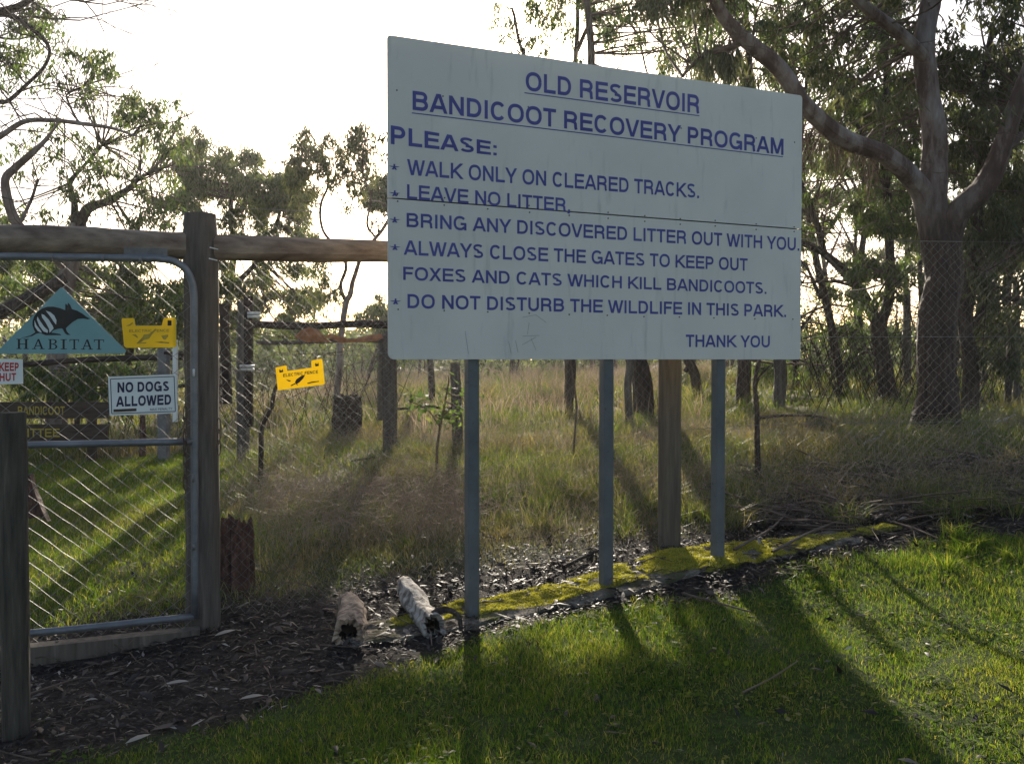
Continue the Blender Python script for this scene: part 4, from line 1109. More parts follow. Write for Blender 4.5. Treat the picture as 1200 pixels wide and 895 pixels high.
# hanging bark strips
T2 = []
A_, B_ = [], []
for i in range(150):
    x = rng.uniform(930, 1035); l = rng.uniform(15, 60); y = 165 + (x - 985) * .42 + rng.uniform(-5, 10); d = 10.4 + (x - 985) * .004
    p = P(x, y, d); q = P(x + rng.uniform(-10, 10), y + l, d) + rng.normal(0, .03, 3); m_ = (p + q) / 2 + rng.normal(0, .03, 3)
    A_ += [p, m_]; B_ += [m_, q]
seg_mesh('bark_strips', A_, B_, .003, M['leaf_dead'], T.root, kind='stuff')

# B slender tree right of main
T = Tree('slender_tree', 'slender tree forking low just right of the big gum trunk', 1137, 12.6)
T.limb([(1137, 475, 12.6), (1135, 430, 12.6), (1133, 380, 12.6), (1138, 330, 12.6), (1147, 260, 12.7), (1150, 190, 12.8), (1152, 110, 12.9), (1165, 20, 13)], [20, 18, 16, 16, 12, 10, 9, 6], 'trunk', 'bark', 12, .1, 4, ground=True)
T.limb([(1137, 345, 12.6), (1155, 318, 12.5), (1178, 300, 12.4), (1215, 268, 12.3)], [12, 11, 10, 8], 'branch', 'gum', 10, .1, 4)
T.limb([(1135, 385, 12.6), (1160, 355, 12.8), (1185, 350, 13), (1215, 372, 13.1)], [9, 7, 5, 3], 'branch', 'bark', 8, .1, 5)
T.limb([(1150, 200, 12.8), (1170, 160, 13), (1200, 120, 13.2), (1230, 60, 13.2)], [8, 7, 6, 4], 'branch', 'bark', 8, .1, 5)
scatter(T, [(1120, 190, 1220, 300, 1.3), (1110, 60, 1220, 180, 1.3), (1130, 300, 1220, 420, .8)], 28, (11.8, 14), (14, 28), .8, 5)
T.spray(60, 21, .5, 1.6)
T.finish('leaf_olive')
# C forked tree
T = Tree('forked_tree', 'dark tree forking in two just left of the weathered far grey post', 1042, 15)
T.limb([(1042, 462, 15), (1036, 420, 15), (1030, 378, 15)], [22, 19, 18], 'trunk', 'bark', 14, .12, 5, ground=True)
T.limb([(1031, 385, 15), (1014, 352, 15), (990, 320, 14.9), (968, 298, 14.8), (950, 288, 14.7), (930, 280, 14.6)], [15, 13, 12, 9, 8, 5], 'branch', 'bark', 10, .12, 6)
T.limb([(966, 298, 14.8), (960, 268, 14.8), (948, 235, 14.9), (935, 205, 15)], [9, 8, 6, 4], 'branch', 'bark', 8, .1, 6)
T.limb([(1032, 385, 15), (1040, 340, 15), (1043, 290, 15), (1040, 230, 15), (1036, 170, 15), (1040, 90, 15), (1030, 10, 15), (1035, -60, 15)], [13, 12, 11, 10, 9, 8, 6, 5], 'branch', 'bark', 10, .12, 7)
T.limb([(1040, 225, 15), (1020, 180, 15.2), (1000, 130, 15.4), (985, 80, 15.4), (975, 10, 15.4)], [7, 6, 5, 4, 3], 'branch', 'bark', 8, .1, 8)
T.limb([(1000, 335, 14.9), (975, 330, 15), (940, 332, 15.2)], [4, 3, 2], 'branch', 'bark', 6, .1, 8)
scatter(T, [(960, 0, 1070, 110, 1), (990, 110, 1075, 200, 1.3), (1000, 200, 1080, 280, 1), (925, 190, 1000, 290, .25), (1000, 290, 1080, 360, .6)], 36, (13.5, 17), (9, 20), .75, 6)
T.spray(110, 22, .6, 2.0)
T.finish('leaf')
# D thin trunks
def thin(pix, r, label, seed, boxes=None, leafn=10, cover=.8, mat='leaf', dr=1.5, group=None, name='thin_tree', rp=(10, 20), forks=True, tm='bark', shade=None):
    T = Tree(name, label, pix[0][0], pix[0][2], group)
    T.limb(pix, r, 'trunk', tm, 10, .1, seed, ground=True)
    if forks:
        rg = np.random.default_rng(seed)
        for k in range(4):
            i = rg.integers(2, len(pix)); x, y, d = pix[i]
            dx = rg.choice([-1, 1]) * rg.uniform(20, 50)
            T.limb([(x, y + 20, d), (x + dx * .5, y - rg.uniform(5, 25), d + .1), (x + dx, y - rg.uniform(30, 70), d + .3)], [r[min(i, len(r) - 1)] * .6, 3, 1.6], 'branch', tm, 6, .1, seed + k)
    if boxes: scatter(T, boxes, leafn, (pix[0][2] - dr, pix[0][2] + dr), rp, cover, seed)
    for (x, y) in shade or ():  # unseen leaf clusters added sunward to shade the given ground points
        c = sunward(x, y, pix[0][2] + 2.5 + rng.uniform(-1, 1)); T.cluster(c, rng.uniform(.35, .6), .95, flat=.5)
    return T.finish(mat)
thin([(988, 450, 17), (975, 385, 17), (962, 330, 17), (950, 275, 17.1), (944, 230, 17.2), (940, 150, 17.2), (948, 60, 17.2)], [14, 10, 9, 8, 7, 5, 3], 'thin left leaning trunk standing nearest the right edge of the notice board', 11, [(940, 100, 1000, 230, 1), (900, 0, 960, 90, 1)], 16, .7)
thin([(1022, 448, 18.5), (1010, 410, 18.5), (1006, 350, 18.5), (1010, 300, 18.5), (1012, 230, 18.6), (1005, 120, 18.6)], [12, 8, 7, 7, 6, 4], 'thin crooked trunk bending right at its foot beside the forked tree', 12, [(985, 60, 1050, 240, 1)], 16, .6)
thin([(1002, 440, 22), (1003, 380, 22), (1001, 320, 22), (1004, 230, 22)], [6, 5, 4, 3], 'very thin straight trunk between the leaning and the crooked trunks', 13, [(960, 130, 1030, 260, 1)], 14, .6)
thin([(1150, 440, 20), (1148, 390, 20), (1152, 330, 20), (1146, 260, 20), (1150, 160, 20)], [16, 14, 10, 8, 6], 'stout reddish trunk standing behind the slender tree', 14, [(1120, 100, 1200, 300, 1)], 22, .8)
thin([(1180, 470, 14), (1182, 400, 14), (1178, 340, 14), (1186, 270, 14), (1195, 180, 14)], [8, 7, 6, 5, 4], 'thin dark trunk near the right edge of the fence view', 15, [(1150, 150, 1230, 330, 1)], 16, .8, 'leaf_olive')
thin([(1085, 430, 26), (1083, 380, 26), (1078, 320, 26), (1080, 200, 26)], [8, 7, 6, 4], 'far trunk showing just left of the big gum trunk', 16, [(1040, 120, 1100, 330, 1)], 22, .9)
# trunks under the sign; crowns hidden or rising above the board
thin([(755, 492, 14.2), (752, 440, 14.2), (728, 385, 14.2), (692, 300, 14.2), (684, 200, 14.2), (690, 100, 14.2), (690, 30, 14.2), (680, -40, 14.2)], [27, 24, 20, 18, 14, 10, 8, 6], 'reddish rough trunk seen under the board left of the round timber post', 21,
     [(690, 5, 830, 62, .9), (600, -60, 840, 0, .5)], 24, .42, 'leaf', 1.0, rp=(8, 20), forks=False)
thin([(871, 470, 15.5), (872, 430, 15.5), (868, 370, 15.5), (880, 280, 15.5), (890, 180, 15.5), (880, 80, 15.5), (870, -20, 15.5)], [18, 16, 14, 12, 10, 8, 5], 'straight dark trunk seen under the board right of the right steel post', 22, [(800, -20, 960, 100, 1)], 34, .75, 'leaf', 1.5,
     shade=[(940, 470), (990, 465), (1050, 470), (1100, 480), (1160, 475), (900, 490), (960, 495), (1020, 500), (1080, 505), (1140, 510), (1190, 500), (930, 520), (1000, 530), (1060, 535), (1120, 540), (1180, 535), (960, 560), (1030, 560), (1090, 570), (1150, 565), (1195, 575), (920, 585), (980, 590), (1050, 592), (1110, 600), (1180, 598), (930, 615), (1130, 618), (1190, 612)])
thin([(822, 472, 17), (814, 440, 17), (803, 415, 17), (812, 380, 17), (845, 320, 17), (875, 240, 17), (880, 120, 17), (850, 20, 17)], [11, 11, 10, 8, 8, 7, 6, 4], 'leaning dark trunk seen under the board between timber post and right steel post', 23, [(780, 20, 870, 90, 1)], 10, .6, 'leaf', 1.5)
thin([(811, 440, 26), (812, 425, 26), (812, 380, 26), (815, 200, 26)], [9, 9, 8, 5], 'far dark trunk showing behind the leaning trunk under the board', 24, None, 0)
thin([(912, 468, 15), (914, 440, 15), (912, 400, 15), (905, 330, 15), (915, 240, 15), (935, 140, 15)], [15, 15, 13, 10, 8, 6], 'grey trunk at the lower right corner of the board', 25, [(900, 40, 990, 120, .6)], 20, .6, tm='wood_grey')
thin([(932, 450, 19), (932, 430, 19), (930, 380, 19), (925, 300, 19), (935, 200, 19)], [9, 8, 8, 6, 5], 'thin dark trunk just past the lower right corner of the board', 26, [(920, 150, 980, 260, 1)], 10, .7)
thin([(736, 498, 13.2), (735, 450, 13.2), (737, 424, 13.2), (735, 360, 13.2), (730, 300, 13.2)], [10, 9, 9, 8, 6], 'thin grey trunk against the left side of the reddish trunk', 27, None, 0, tm='wood_grey', forks=False)

# tree whose crown rises over the left part of the board, its trunk behind the middle steel post
T = Tree('board_tree', 'gum tree whose hanging leaves rise above the top edge of the board', 668, 15.2)
T.limb([(668, 440, 15.2), (664, 400, 15.2), (655, 330, 15.2), (650, 250, 15.2), (662, 150, 15.2), (676, 80, 15.2), (678, 20, 15.2), (676, -50, 15.2)], [9, 14, 14, 12, 9, 6, 5, 4], 'trunk', 'bark', 10, .1, 3, ground=True)
T.limb([(660, 170, 15.2), (630, 110, 15), (612, 60, 15), (600, 10, 15)], [8, 6, 4, 3], 'branch', 'bark', 8, .1, 4)
T.limb([(676, 60, 15.2), (700, 20, 15), (740, 30, 15), (760, 90, 15)], [5, 4, 3, 2], 'branch', 'twig', 8, .1, 4)
T.limb([(655, 330, 15.2), (635, 270, 15), (620, 230, 15), (600, 200, 14.9)], [9, 7, 5, 3], 'branch', 'bark', 8, .1, 5)
for x, y, r, c in ((585, 12, 12, .5), (600, 30, 13, .6), (620, 12, 18, .8), (640, 20, 17, .9), (655, 8, 20, .9), (625, 45, 12, .7), (610, 62, 10, .6), (640, 60, 10, .7), (665, 35, 14, .7), (590, 45, 9, .5), (580, 25, 9, .4), (628, 75, 10, .6), (648, 82, 10, .5), (675, 70, 8, .5), (700, 20, 15, .7), (690, 5, 20, .9), (716, 40, 11, .6), (735, 25, 14, .6), (745, 45, 10, .5), (720, 5, 18, .8), (760, 15, 14, .6), (775, 40, 10, .5), (712, 62, 7, .4), (780, 70, 7, .4)):
    T.pc(x, y, 15 + rng.uniform(-.8, .8), r, c * .75, flat=.9)
T.spray(60, 8, .3, 1.0)
# lower hidden boughs that throw the dappled shade on the lawn
for (x, y) in ((590, 805), (640, 825), (690, 835), (740, 838), (790, 815), (830, 790), (870, 765), (640, 855), (700, 868), (760, 855), (820, 845), (880, 830), (930, 830), (900, 800), (960, 865), (560, 835), (590, 870), (530, 860), (1000, 885), (850, 885), (780, 890), (940, 800), (700, 895), (620, 895), (900, 760), (480, 880), (850, 815), (1020, 900), (910, 870)):
    c = sunward(x, y, 15 + rng.uniform(-.7, .7))
    T.cluster(c, rng.uniform(.17, .27), .9, flat=.5)
T.finish('leaf')
T = Tree('shade_wattle', 'dense shade wattle added in the meadow behind the left side of the board', 505, 20)  # added tree; its hidden crown throws shade on the soil by the gate
T.limb([(505, 448, 20), (503, 420, 20), (498, 380, 20), (500, 320, 20), (498, 260, 20), (505, 210, 20)], [8, 8, 7, 6, 5, 4], 'trunk', 'bark', 10, .1, 3, ground=True)
T.limb([(500, 330, 20), (485, 290, 20), (478, 250, 20), (480, 200, 20)], [5, 4, 3, 2], 'branch', 'bark', 8, .1, 4)
for (x, y) in ((60, 800), (110, 790), (160, 780), (210, 775), (260, 790), (60, 850), (120, 840), (180, 830), (240, 820), (300, 810), (340, 790), (160, 870), (90, 885), (270, 760), (310, 760), (40, 830), (200, 800), (140, 810), (20, 880), (380, 815), (300, 740), (225, 850), (100, 765), (350, 765), (200, 893), (260, 885), (310, 862), (370, 850), (430, 838), (350, 890), (430, 875), (140, 893)):
    c = sunward(x, y, 20 + rng.uniform(-.6, .6))
    T.cluster(c, rng.uniform(.18, .27), 1.5, flat=.8)
T.finish('leaf_olive')

# H big left tree
T = Tree('spreading_gum', 'old spreading gum with twisting pale limbs above the gate at the left', 62, 14.7); T.kd = 1.55
T.limb([(66, 470, 9.5), (68, 400, 9.5), (74, 345, 9.5), (84, 305, 9.5), (92, 262, 9.5)], [26, 24, 22, 20, 17], 'trunk', 'gum', 14, .12, 3, ground=True)
T.limb([(90, 275, 9.5), (104, 245, 9.4), (125, 236, 9.3), (150, 222, 9.2), (172, 206, 9.1), (205, 192, 9)], [14, 12, 9, 7, 4, 1.2], 'limb', 'bark', 10, .15, 4)
T.limb([(92, 270, 9.5), (88, 238, 9.6), (82, 215, 9.7), (98, 195, 9.8), (120, 170, 9.8)], [10, 8, 6, 4, 3], 'limb', 'bark', 8, .15, 5)
T.limb([(80, 318, 9.5), (50, 290, 9.3), (18, 262, 9.1), (3, 215, 9), (14, 198, 9), (34, 182, 9), (54, 165, 9), (72, 140, 9)], [13, 13, 12, 10, 9, 8, 5, 1.5], 'limb', 'gum', 10, .1, 6)
T.limb([(22, 262, 9.1), (36, 235, 9.2), (44, 210, 9.2)], [5, 4, 3], 'limb', 'gum', 8, .1, 6)
T.limb([(-60, 240, 9), (-20, 175, 8.9), (2, 158, 8.8), (30, 142, 8.8), (60, 141, 8.8), (95, 145, 8.8), (130, 150, 8.8), (160, 160, 8.8)], [16, 10, 7, 6, 5, 5, 4, 2], 'limb', 'gum', 8, .1, 7)
T.limb([(-50, 180, 9), (-15, 125, 8.9), (10, 118, 8.8), (35, 95, 8.8), (52, 75, 8.8), (57, 55, 8.8), (40, 35, 8.8), (10, 18, 8.8), (-30, 20, 8.8)], [12, 7, 5, 4, 4, 4, 5, 6, 8], 'limb', 'bark', 8, .1, 8)
T.limb([(-60, 60, 8.9), (-10, 20, 8.8), (20, 8, 8.8), (45, -6, 8.8)], [14, 10, 8, 6], 'limb', 'bark', 8, .1, 9)
T.limb([(40, 20, 8.8), (62, 22, 8.7), (82, 20, 8.7)], [3, 2, 1], 'limb', 'twig', 6, .1, 9)
T.limb([(95, 145, 8.8), (82, 125, 8.9), (78, 110, 9), (98, 100, 9)], [3, 2.5, 2, 1], 'limb', 'twig', 6, .1, 9)
T.limb([(70, -20, 8.7), (90, -2, 8.7), (100, 2, 8.7)], [4, 4, 2], 'limb', 'gum', 6, .1, 9)
for x, y, r, c in ((30, 25, 20, .8), (45, 38, 18, .8), (60, 22, 14, .7), (18, 38, 16, .8), (10, 75, 20, .9), (22, 90, 14, .8), (5, 55, 14, .6), (40, 12, 16, .6), (72, 50, 8, .5), (60, 90, 13, .7), (70, 100, 8, .6), (88, 68, 12, .8), (105, 70, 16, 1.0), (122, 72, 16, 1.0), (133, 84, 10, .8), (110, 88, 12, .8), (103, 104, 11, .8), (100, 122, 8, .8), (75, 60, 7, .5),
                   (142, 125, 14, .9), (160, 118, 16, 1.1), (180, 125, 15, 1.0), (172, 140, 18, 1.2), (152, 138, 14, 1.0), (192, 145, 14, 1.0), (205, 155, 12, .8), (185, 165, 14, 1.0), (200, 175, 14, .9), (215, 168, 8, .6), (212, 185, 11, .7),
                   (40, 155, 14, .4), (20, 170, 12, .4), (70, 165, 14, .5), (95, 165, 14, .5), (60, 185, 14, .4), (85, 190, 13, .5), (110, 180, 14, .5), (130, 185, 14, .6), (125, 205, 14, .6), (100, 215, 14, .5), (75, 205, 14, .4), (75, 230, 13, .4), (55, 250, 13, .4), (130, 225, 14, .6), (150, 205, 13, .7), (165, 225, 14, .7), (180, 250, 14, .8), (160, 255, 14, .7), (140, 258, 12, .5), (12, 240, 10, .3), (30, 255, 10, .4), (190, 200, 12, .6), (205, 215, 12, .6), (95, 250, 10, .4)):
    T.pc(x, y, 9.2 + rng.uniform(-.6, .6), r * 1.12, c * .62, flat=.9)
scatter(T, [(-20, 0, 60, 130, 1.0), (55, 60, 135, 130, .5), (-20, 140, 100, 262, 1.0), (80, 150, 215, 262, 1.9), (135, 112, 215, 190, 1.0)], 24, (9, 10.2), (5, 12), .38, 19)
T.spray(110, 5, .5, 1.6)
scatter(T, [(-10, 305, 80, 350, .4), (90, 305, 220, 400, 1)], 16, (9.5, 10), (10, 24), .5, 9)
T.finish('leaf')

# I bushy trees
T = Tree('bushy_tree', 'bushy mid green tree behind the gate post reaching above the log rail', 262, 21)
T.limb([(262, 440, 21), (262, 400, 21), (268, 350, 21), (275, 300, 21), (270, 250, 21), (275, 200, 21)], [12, 10, 9, 8, 6, 4], 'trunk', 'bark', 10, .1, 3, ground=True)
T.limb([(268, 340, 21), (300, 310, 21), (325, 260, 21), (330, 220, 21)], [8, 6, 5, 3], 'branch', 'bark', 8, .1, 3)
scatter(T, [(212, 180, 300, 230, 1.6), (225, 205, 350, 270, 2.2), (290, 192, 345, 240, 1.2), (215, 270, 375, 350, 2.6), (230, 340, 385, 400, 2), (335, 225, 365, 270, .6)], 22, (19.5, 22.5), (8, 20), .75, 11, leaf=(.15, .035))
scatter(T, [(195, 150, 240, 200, 1)], 14, (19.5, 22.5), (9, 15), .7, 12, leaf=(.15, .035))
T.finish('leaf_far')
T = Tree('bushy_tree', 'dense bushy tree seen through the upper half of the gate mesh', 150, 19)
T.limb([(150, 450, 19), (152, 400, 19), (148, 350, 19), (155, 300, 19), (165, 250, 19)], [12, 10, 9, 7, 4], 'trunk', 'bark', 10, .1, 5, ground=True)
scatter(T, [(90, 300, 220, 400, 1), (-20, 300, 100, 380, .6), (170, 230, 215, 270, .15)], 40, (17.5, 20.5), (13, 24), .85, 13, leaf=(.15, .035))
T.finish('leaf_far')
T = Tree('wattle_bush', 'yellowish green rounded bush seen through the gate below the triangular sign', 90, 13)
T.limb([(90, 480, 14), (92, 455, 14), (88, 430, 14)], [7, 6, 4], 'trunk', 'twig', 8, .1, 5, ground=True)
scatter(T, [(20, 428, 180, 468, 1)], 34, (12.8, 13.6), (10, 17), .8, 14)
T.finish('leaf')
# J slender gum between rail and board
T = Tree('drooping_gum', 'slender gum with drooping sprays over the rail left of the board', 402, 16)
T.limb([(395, 470, 16), (398, 420, 16), (404, 360, 16), (410, 345, 16), (414, 328, 16), (425, 300, 15.9), (440, 280, 15.8), (452, 262, 15.7), (470, 220, 15.6), (455, 165, 15.6)], [8, 8, 8, 7, 6, 5, 4, 4, 3, 2], 'trunk', 'gum', 8, .15, 3, ground=True)
T.limb([(404, 355, 16), (398, 335, 16), (404, 312, 16), (392, 290, 16), (378, 270, 16), (376, 240, 16), (384, 215, 16), (380, 180, 16), (390, 150, 16)], [5, 4, 4, 3, 3, 3, 3, 2, 1], 'branch', 'bark', 8, .12, 4)
T.limb([(440, 280, 15.8), (428, 262, 15.8), (434, 230, 15.8), (425, 200, 15.8), (428, 165, 15.8)], [3, 3, 2, 2, 1], 'branch', 'twig', 6, .12, 4)
for x, y, r, c in ((362, 155, 10, .7), (352, 172, 10, .8), (345, 190, 11, .9), (365, 175, 13, .9), (378, 195, 13, .9), (358, 205, 13, 1.0), (345, 215, 11, .9), (350, 238, 9, .7), (385, 165, 10, .6), (398, 180, 11, .8), (405, 200, 12, .8), (390, 212, 10, .8), (412, 160, 11, .8), (425, 155, 10, .8), (418, 175, 12, .9), (428, 190, 12, .9), (415, 210, 11, .8), (432, 210, 9, .7), (420, 228, 9, .6), (410, 240, 7, .5), (368, 225, 7, .5), (440, 170, 7, .5), (448, 160, 7, .5), (450, 240, 7, .5), (440, 262, 6, .5), (335, 200, 7, .6), (452, 185, 6, .4), (380, 330, 9, .8), (392, 345, 10, .8), (375, 350, 8, .7)):
    T.pc(x, y, 16 + rng.uniform(-.5, .5), r * 1.25, c * 1.0, flat=1.0); T.pc(x + rng.uniform(-12, 12), y + rng.uniform(-12, 14), 16, r * .7, .45)
T.finish('leaf_olive')
T = Tree('round_bush', 'small round bush behind the inner fence beside the left edge of the board', 445, 26)
T.limb([(445, 435, 26), (446, 400, 26), (448, 370, 26)], [5, 4, 3], 'trunk', 'twig', 8, .1, 3, ground=True)
scatter(T, [(435, 340, 490, 370, .6), (400, 360, 500, 400, 1)], 16, (25, 27), (9, 15), .9, 15, leaf=(.16, .04))
T.finish('leaf_far')

# distant wood
def far_wood():
    Vs = []; A = []; B = []; R = []
    rg = np.random.default_rng(5)
    def put(px, py, d, r, cover, L=.34):
        n = int(cover * math.pi * r * r * .8 / (L * .12 * .45)); q = rg.normal(size=(n, 3)); q /= np.linalg.norm(q, axis=1)[:, None]; q *= rg.uniform(.2, 1, (n, 1)) ** .4
        c = P(px, py, d) + q * np.array([r, r, r * .8]); Vs.append(leaves_geo(c, L, .12, .5)[0])
    for i in range(1100):
        px = rg.uniform(-160, 1360); d = rg.uniform(34, 75)
        hpx = {0: 60, 1: 45, 2: 35}[int(rg.integers(0, 3))] * (1.0 if px < 1000 else 1.5)
        if 440 < px < 960: hpx *= 1.5
        top = 425 - hpx * rg.uniform(.2, 1.1)
        put(px, rg.uniform(top, 428), d, rg.uniform(10, 20) / F * d, .85)
        if i % 9 == 0:
            a = pg(px, d); b = P(px + rg.uniform(-6, 6), top - 10, d); b[0] += rg.normal(0, .5); A.append(a); B.append(b); R.append(rg.uniform(.04, .08))
    for i in range(800):
        px = rg.uniform(-160, 1360); d = rg.uniform(36, 60); put(px, rg.uniform(388, 426), d, rg.uniform(9, 18) / F * d, .9)
    V = np.concatenate(Vs)
    o = make_mesh('distant_wood', V, np.arange(len(V)).reshape(-1, 4), M['leaf_far']); tag(o, 'far band of woodland closing the view behind the meadow', 'wood', kind='stuff')
    s = seg_mesh('distant_trunks', A, B, R, M['bark'], None, 5, kind='stuff'); tag(s, 'trunks of the far woodland', 'wood')
far_wood()
# a rank of mid distance trees on the right and behind
specs = [(1180, 27), (1120, 30), (1060, 33), (975, 31), (905, 29), (850, 34), (790, 31), (720, 35), (1235, 24), (600, 36), (30, 28), (-40, 26), (-70, 20), (1265, 15)]
WL = ['gum in the background wood between the slender tree and the right edge', 'gum in the background wood just right of the big gum trunk', 'gum in the background wood behind the far post left of the big gum',
      'gum in the background wood beside the thin left leaning trunk', 'background gum whose foot shows just left of the lower right board corner', 'background gum seen under the board right of the right steel post',
      'background gum seen under the board right of the timber post', 'background gum seen under the board right of the middle steel post', 'background gum beyond the right edge past the slender tree',
      'background gum seen under the board right of the left steel post', 'background gum behind the gate left of the triangular sign', 'background gum past the left edge behind the gate',
      'nearer tree past the left edge beside the gate', 'nearest tree past the right edge']
for k, (px, d) in enumerate(specs):
    T = Tree('wood_tree', '' + WL[k], px, d, group='slim gums in the background wood')
    rg = np.random.default_rng(k + 50); lean = rg.uniform(-18, 18)
    h = 260 if px > 900 else (170 if px > 460 else 150)
    h = h * (.8 + .3 * rg.random())
    if 440 < px < 880: h = 140
    T.limb([(px, 432, d), (px + lean * .3, 432 - h * .35, d), (px + lean, 432 - h * .7, d), (px + lean * .8, 432 - h, d)], [7, 6, 5, 3], 'trunk', 'bark', 8, .1, k, ground=True)
    for j in range(3):
        y = 432 - h * rg.uniform(.35, .8); dx = rg.choice([-1, 1]) * rg.uniform(18, 40)
        T.limb([(px + lean * .5, y + 15, d), (px + lean * .5 + dx * .5, y - 8, d), (px + lean * .5 + dx, y - 35, d)], [4, 3, 1.5], 'branch', 'bark', 6, .1, k)
    scatter(T, [(px - 38, 432 - h - 25, px + 42, 432 - h * .45, 1)], 34 if px > 1000 else 17 if px > 900 or px < 100 else 9, (d - 1.6, d + 1.6), (10, 19), .75, k, leaf=(.17, .045))
    T.finish('leaf_far')

# far posts of the enclosure on the right
gpost = 'grey posts of the far enclosure'
for px, y0, y1, d, w, lab in ((1063, 340, 462, 18, 9, 'weathered far post between the forked tree and the big gum'), (1191, 330, 475, 15, 8, 'dark far post close to the right edge'), (1152, 372, 455, 20, 6, 'thin far post behind the slender tree')):
    e = empty('far_post', pg(px, d), lab, 'post', gpost); rpost(px, y0, y1, d, w, M['wood_grey'], e, 'shaft', seed=int(px))

# sapling and dead stems
T = Tree('sapling', 'leafy green sapling beside the netted post left of the left steel post', 515, 9.2, cat='sapling')
T.limb([(515, 575, 9.2), (512, 540, 9.2), (516, 500, 9.2), (520, 470, 9.2), (525, 440, 9.2)], [4, 4, 3, 2.5, 1.5], 'trunk', 'twig', 6, .1, 2, ground=True)
T.limb([(516, 500, 9.2), (500, 480, 9.1), (480, 470, 9.1)], [2, 1.5, 1], 'branch', 'twig', 6, .1, 2)
for x, y, r in ((525, 483, 14), (545, 478, 11), (510, 490, 10), (497, 476, 10), (482, 470, 8), (535, 492, 9), (550, 465, 8), (523, 455, 7)):
    T.pc(x, y, 9.2, r, .7, leaf=(.07, .04), droop=.35)
T.finish('leaf')
T = Tree('dead_sapling', 'thin dead stem standing in the grass right of the right steel post', 891, 8.6, cat='sapling')
T.limb([(891, 562, 8.6), (888, 520, 8.6), (886, 480, 8.6), (884, 450, 8.6), (890, 425, 8.6), (896, 405, 8.6)], [9, 7, 6, 6, 5, 3], 'trunk', 'bark', 8, .25, 2, ground=True)
T.limb([(886, 450, 8.6), (893, 437, 8.5), (903, 428, 8.5)], [4, 3, 2], 'branch', 'bark', 6, .2, 3)
T.finish()
T = Tree('dead_sapling', 'crooked dead stem below the tilted yellow sign', 306, 9.8, cat='sapling')
T.limb([(306, 528, 9.8), (307, 500, 9.8), (317, 478, 9.8), (322, 458, 9.8), (330, 445, 9.8)], [6, 6, 5, 5, 3], 'trunk', 'bark', 8, .2, 2, ground=True)
T.finish()
T = Tree('dead_sapling', 'thin bare stem in the meadow left of the middle steel post', 672, 10, cat='sapling')
T.limb([(673, 488, 10), (671, 460, 10), (669, 425, 10), (668, 390, 10)], [3, 3, 2, 1.5], 'trunk', 'twig', 6, .1, 2, ground=True)
T.finish()

# ------------------------------------------------------------------ grasses
def region(x0, x1, y0, y1, dens):
    n = int((x1 - x0) * (y1 - y0) * dens); return rng.uniform(x0, x1, n), rng.uniform(y0, y1, n)
def frustum(x, y, m=.6): return np.abs(x) < y * .56 + m
x, y = region(-3.2, 5.2, 2.9, 8.0, 8500)
k = frustum(x, y, .4) & (rng.random(len(x)) < z_lawn(x, y) ** 1.3 * (.72 + .28 * sm(-.4, .5, n2(x, y, 2.3, 41)))) & (y < 6.9)
x, y = x[k], y[k]
h = (.022 + .02 * sm(-.6, .8, n2(x, y, 1.7, 42))) * rng.uniform(.5, 1.5, len(x)) * (1 + .5 * sm(1.6, 2.8, x) * sm(4.5, 6, y))
tag(blades('lawn_grass', np.stack([x, y, G(x, y) - .004], 1), h, rng.uniform(.0022, .0042, len(x)), M['lawn'], lean=.7, seed=2), 'short green lawn in front of the notice board', 'grass', kind='stuff')
# meadow in three depth bands
def meadow(y0, y1, dens, h0, h1, w, name, seed, label, mat='meadow', thr=-9, xm=None):
    X_ = .56 * y1 + .8; x, y = region(-X_, X_, y0, y1, dens)
    k = frustum(x, y, .8) & (rng.random(len(x)) < z_mead(x, y)) & (rng.random(len(x)) < .35 + .65 * sm(-.5, .4, n2(x, y, 2.6, seed + 9))) & (n2(x, y, 1.1, seed) > thr)
    if xm is not None: k &= xm(x, y)
    x, y = x[k], y[k]
    gatezone = (x < -1.9 + (y - 5.7) * -.25) & (y < 12.5)
    hh = .8 * rng.uniform(h0, h1, len(x)) * (.5 + .7 * sm(-.7, .9, n2(x, y, 1.3, seed + 1)))
    hh = np.where(gatezone, rng.uniform(.03, .08, len(x)), hh)
    # shorter and sparser right by the fence
    e = y - fence_y(x); hh *= np.clip(.35 + e * .5, .3, 1)
    return tag(blades(name, np.stack([x, y, G(x, y) - .01], 1), hh, rng.uniform(w * .6, w * 1.3, len(x)), M[mat], lean=.75, seed=seed), label, 'grass', kind='stuff')
meadow(5.6, 9, 2200, .08, .26, .0055, 'meadow_grass', 61, 'rough green and straw grass just behind the fence')
meadow(9, 15, 620, .14, .36, .009, 'meadow_grass', 62, 'tall tussocky grass in the middle of the meadow')
meadow(15, 45, 110, .2, .45, .022, 'meadow_grass', 63, 'far meadow grass before the wood')
meadow(6.6, 13, 420, .25, .5, .003, 'dry_grass', 64, 'pale dry grass stalks among the green tussocks', 'dry', .05, xm=lambda x, y: (x > -1.9 - (y - 5.7) * .25) & (x < 2.5 + .0 * y))
meadow(13, 42, 60, .45, .8, .014, 'dry_grass', 65, 'tawny seeding grass across the far meadow', 'dry', -.2, xm=lambda x, y: (x > -6) & (x < .22 * y))
# inside-gate turf
x, y = region(-6, -1.9, 5.6, 12.5, 2600); k = (x < -1.95 - (y - 5.7) * .2) & (rng.random(len(x)) < sm(.05, .5, y - fence_y(x)))
x, y = x[k], y[k]
tag(blades('turf_grass', np.stack([x, y, G(x, y) - .004], 1), rng.uniform(.03, .075, len(x)), rng.uniform(.003, .006, len(x)), M['lawn'], lean=.7, seed=8), 'soft green turf inside the gate', 'grass', kind='stuff')
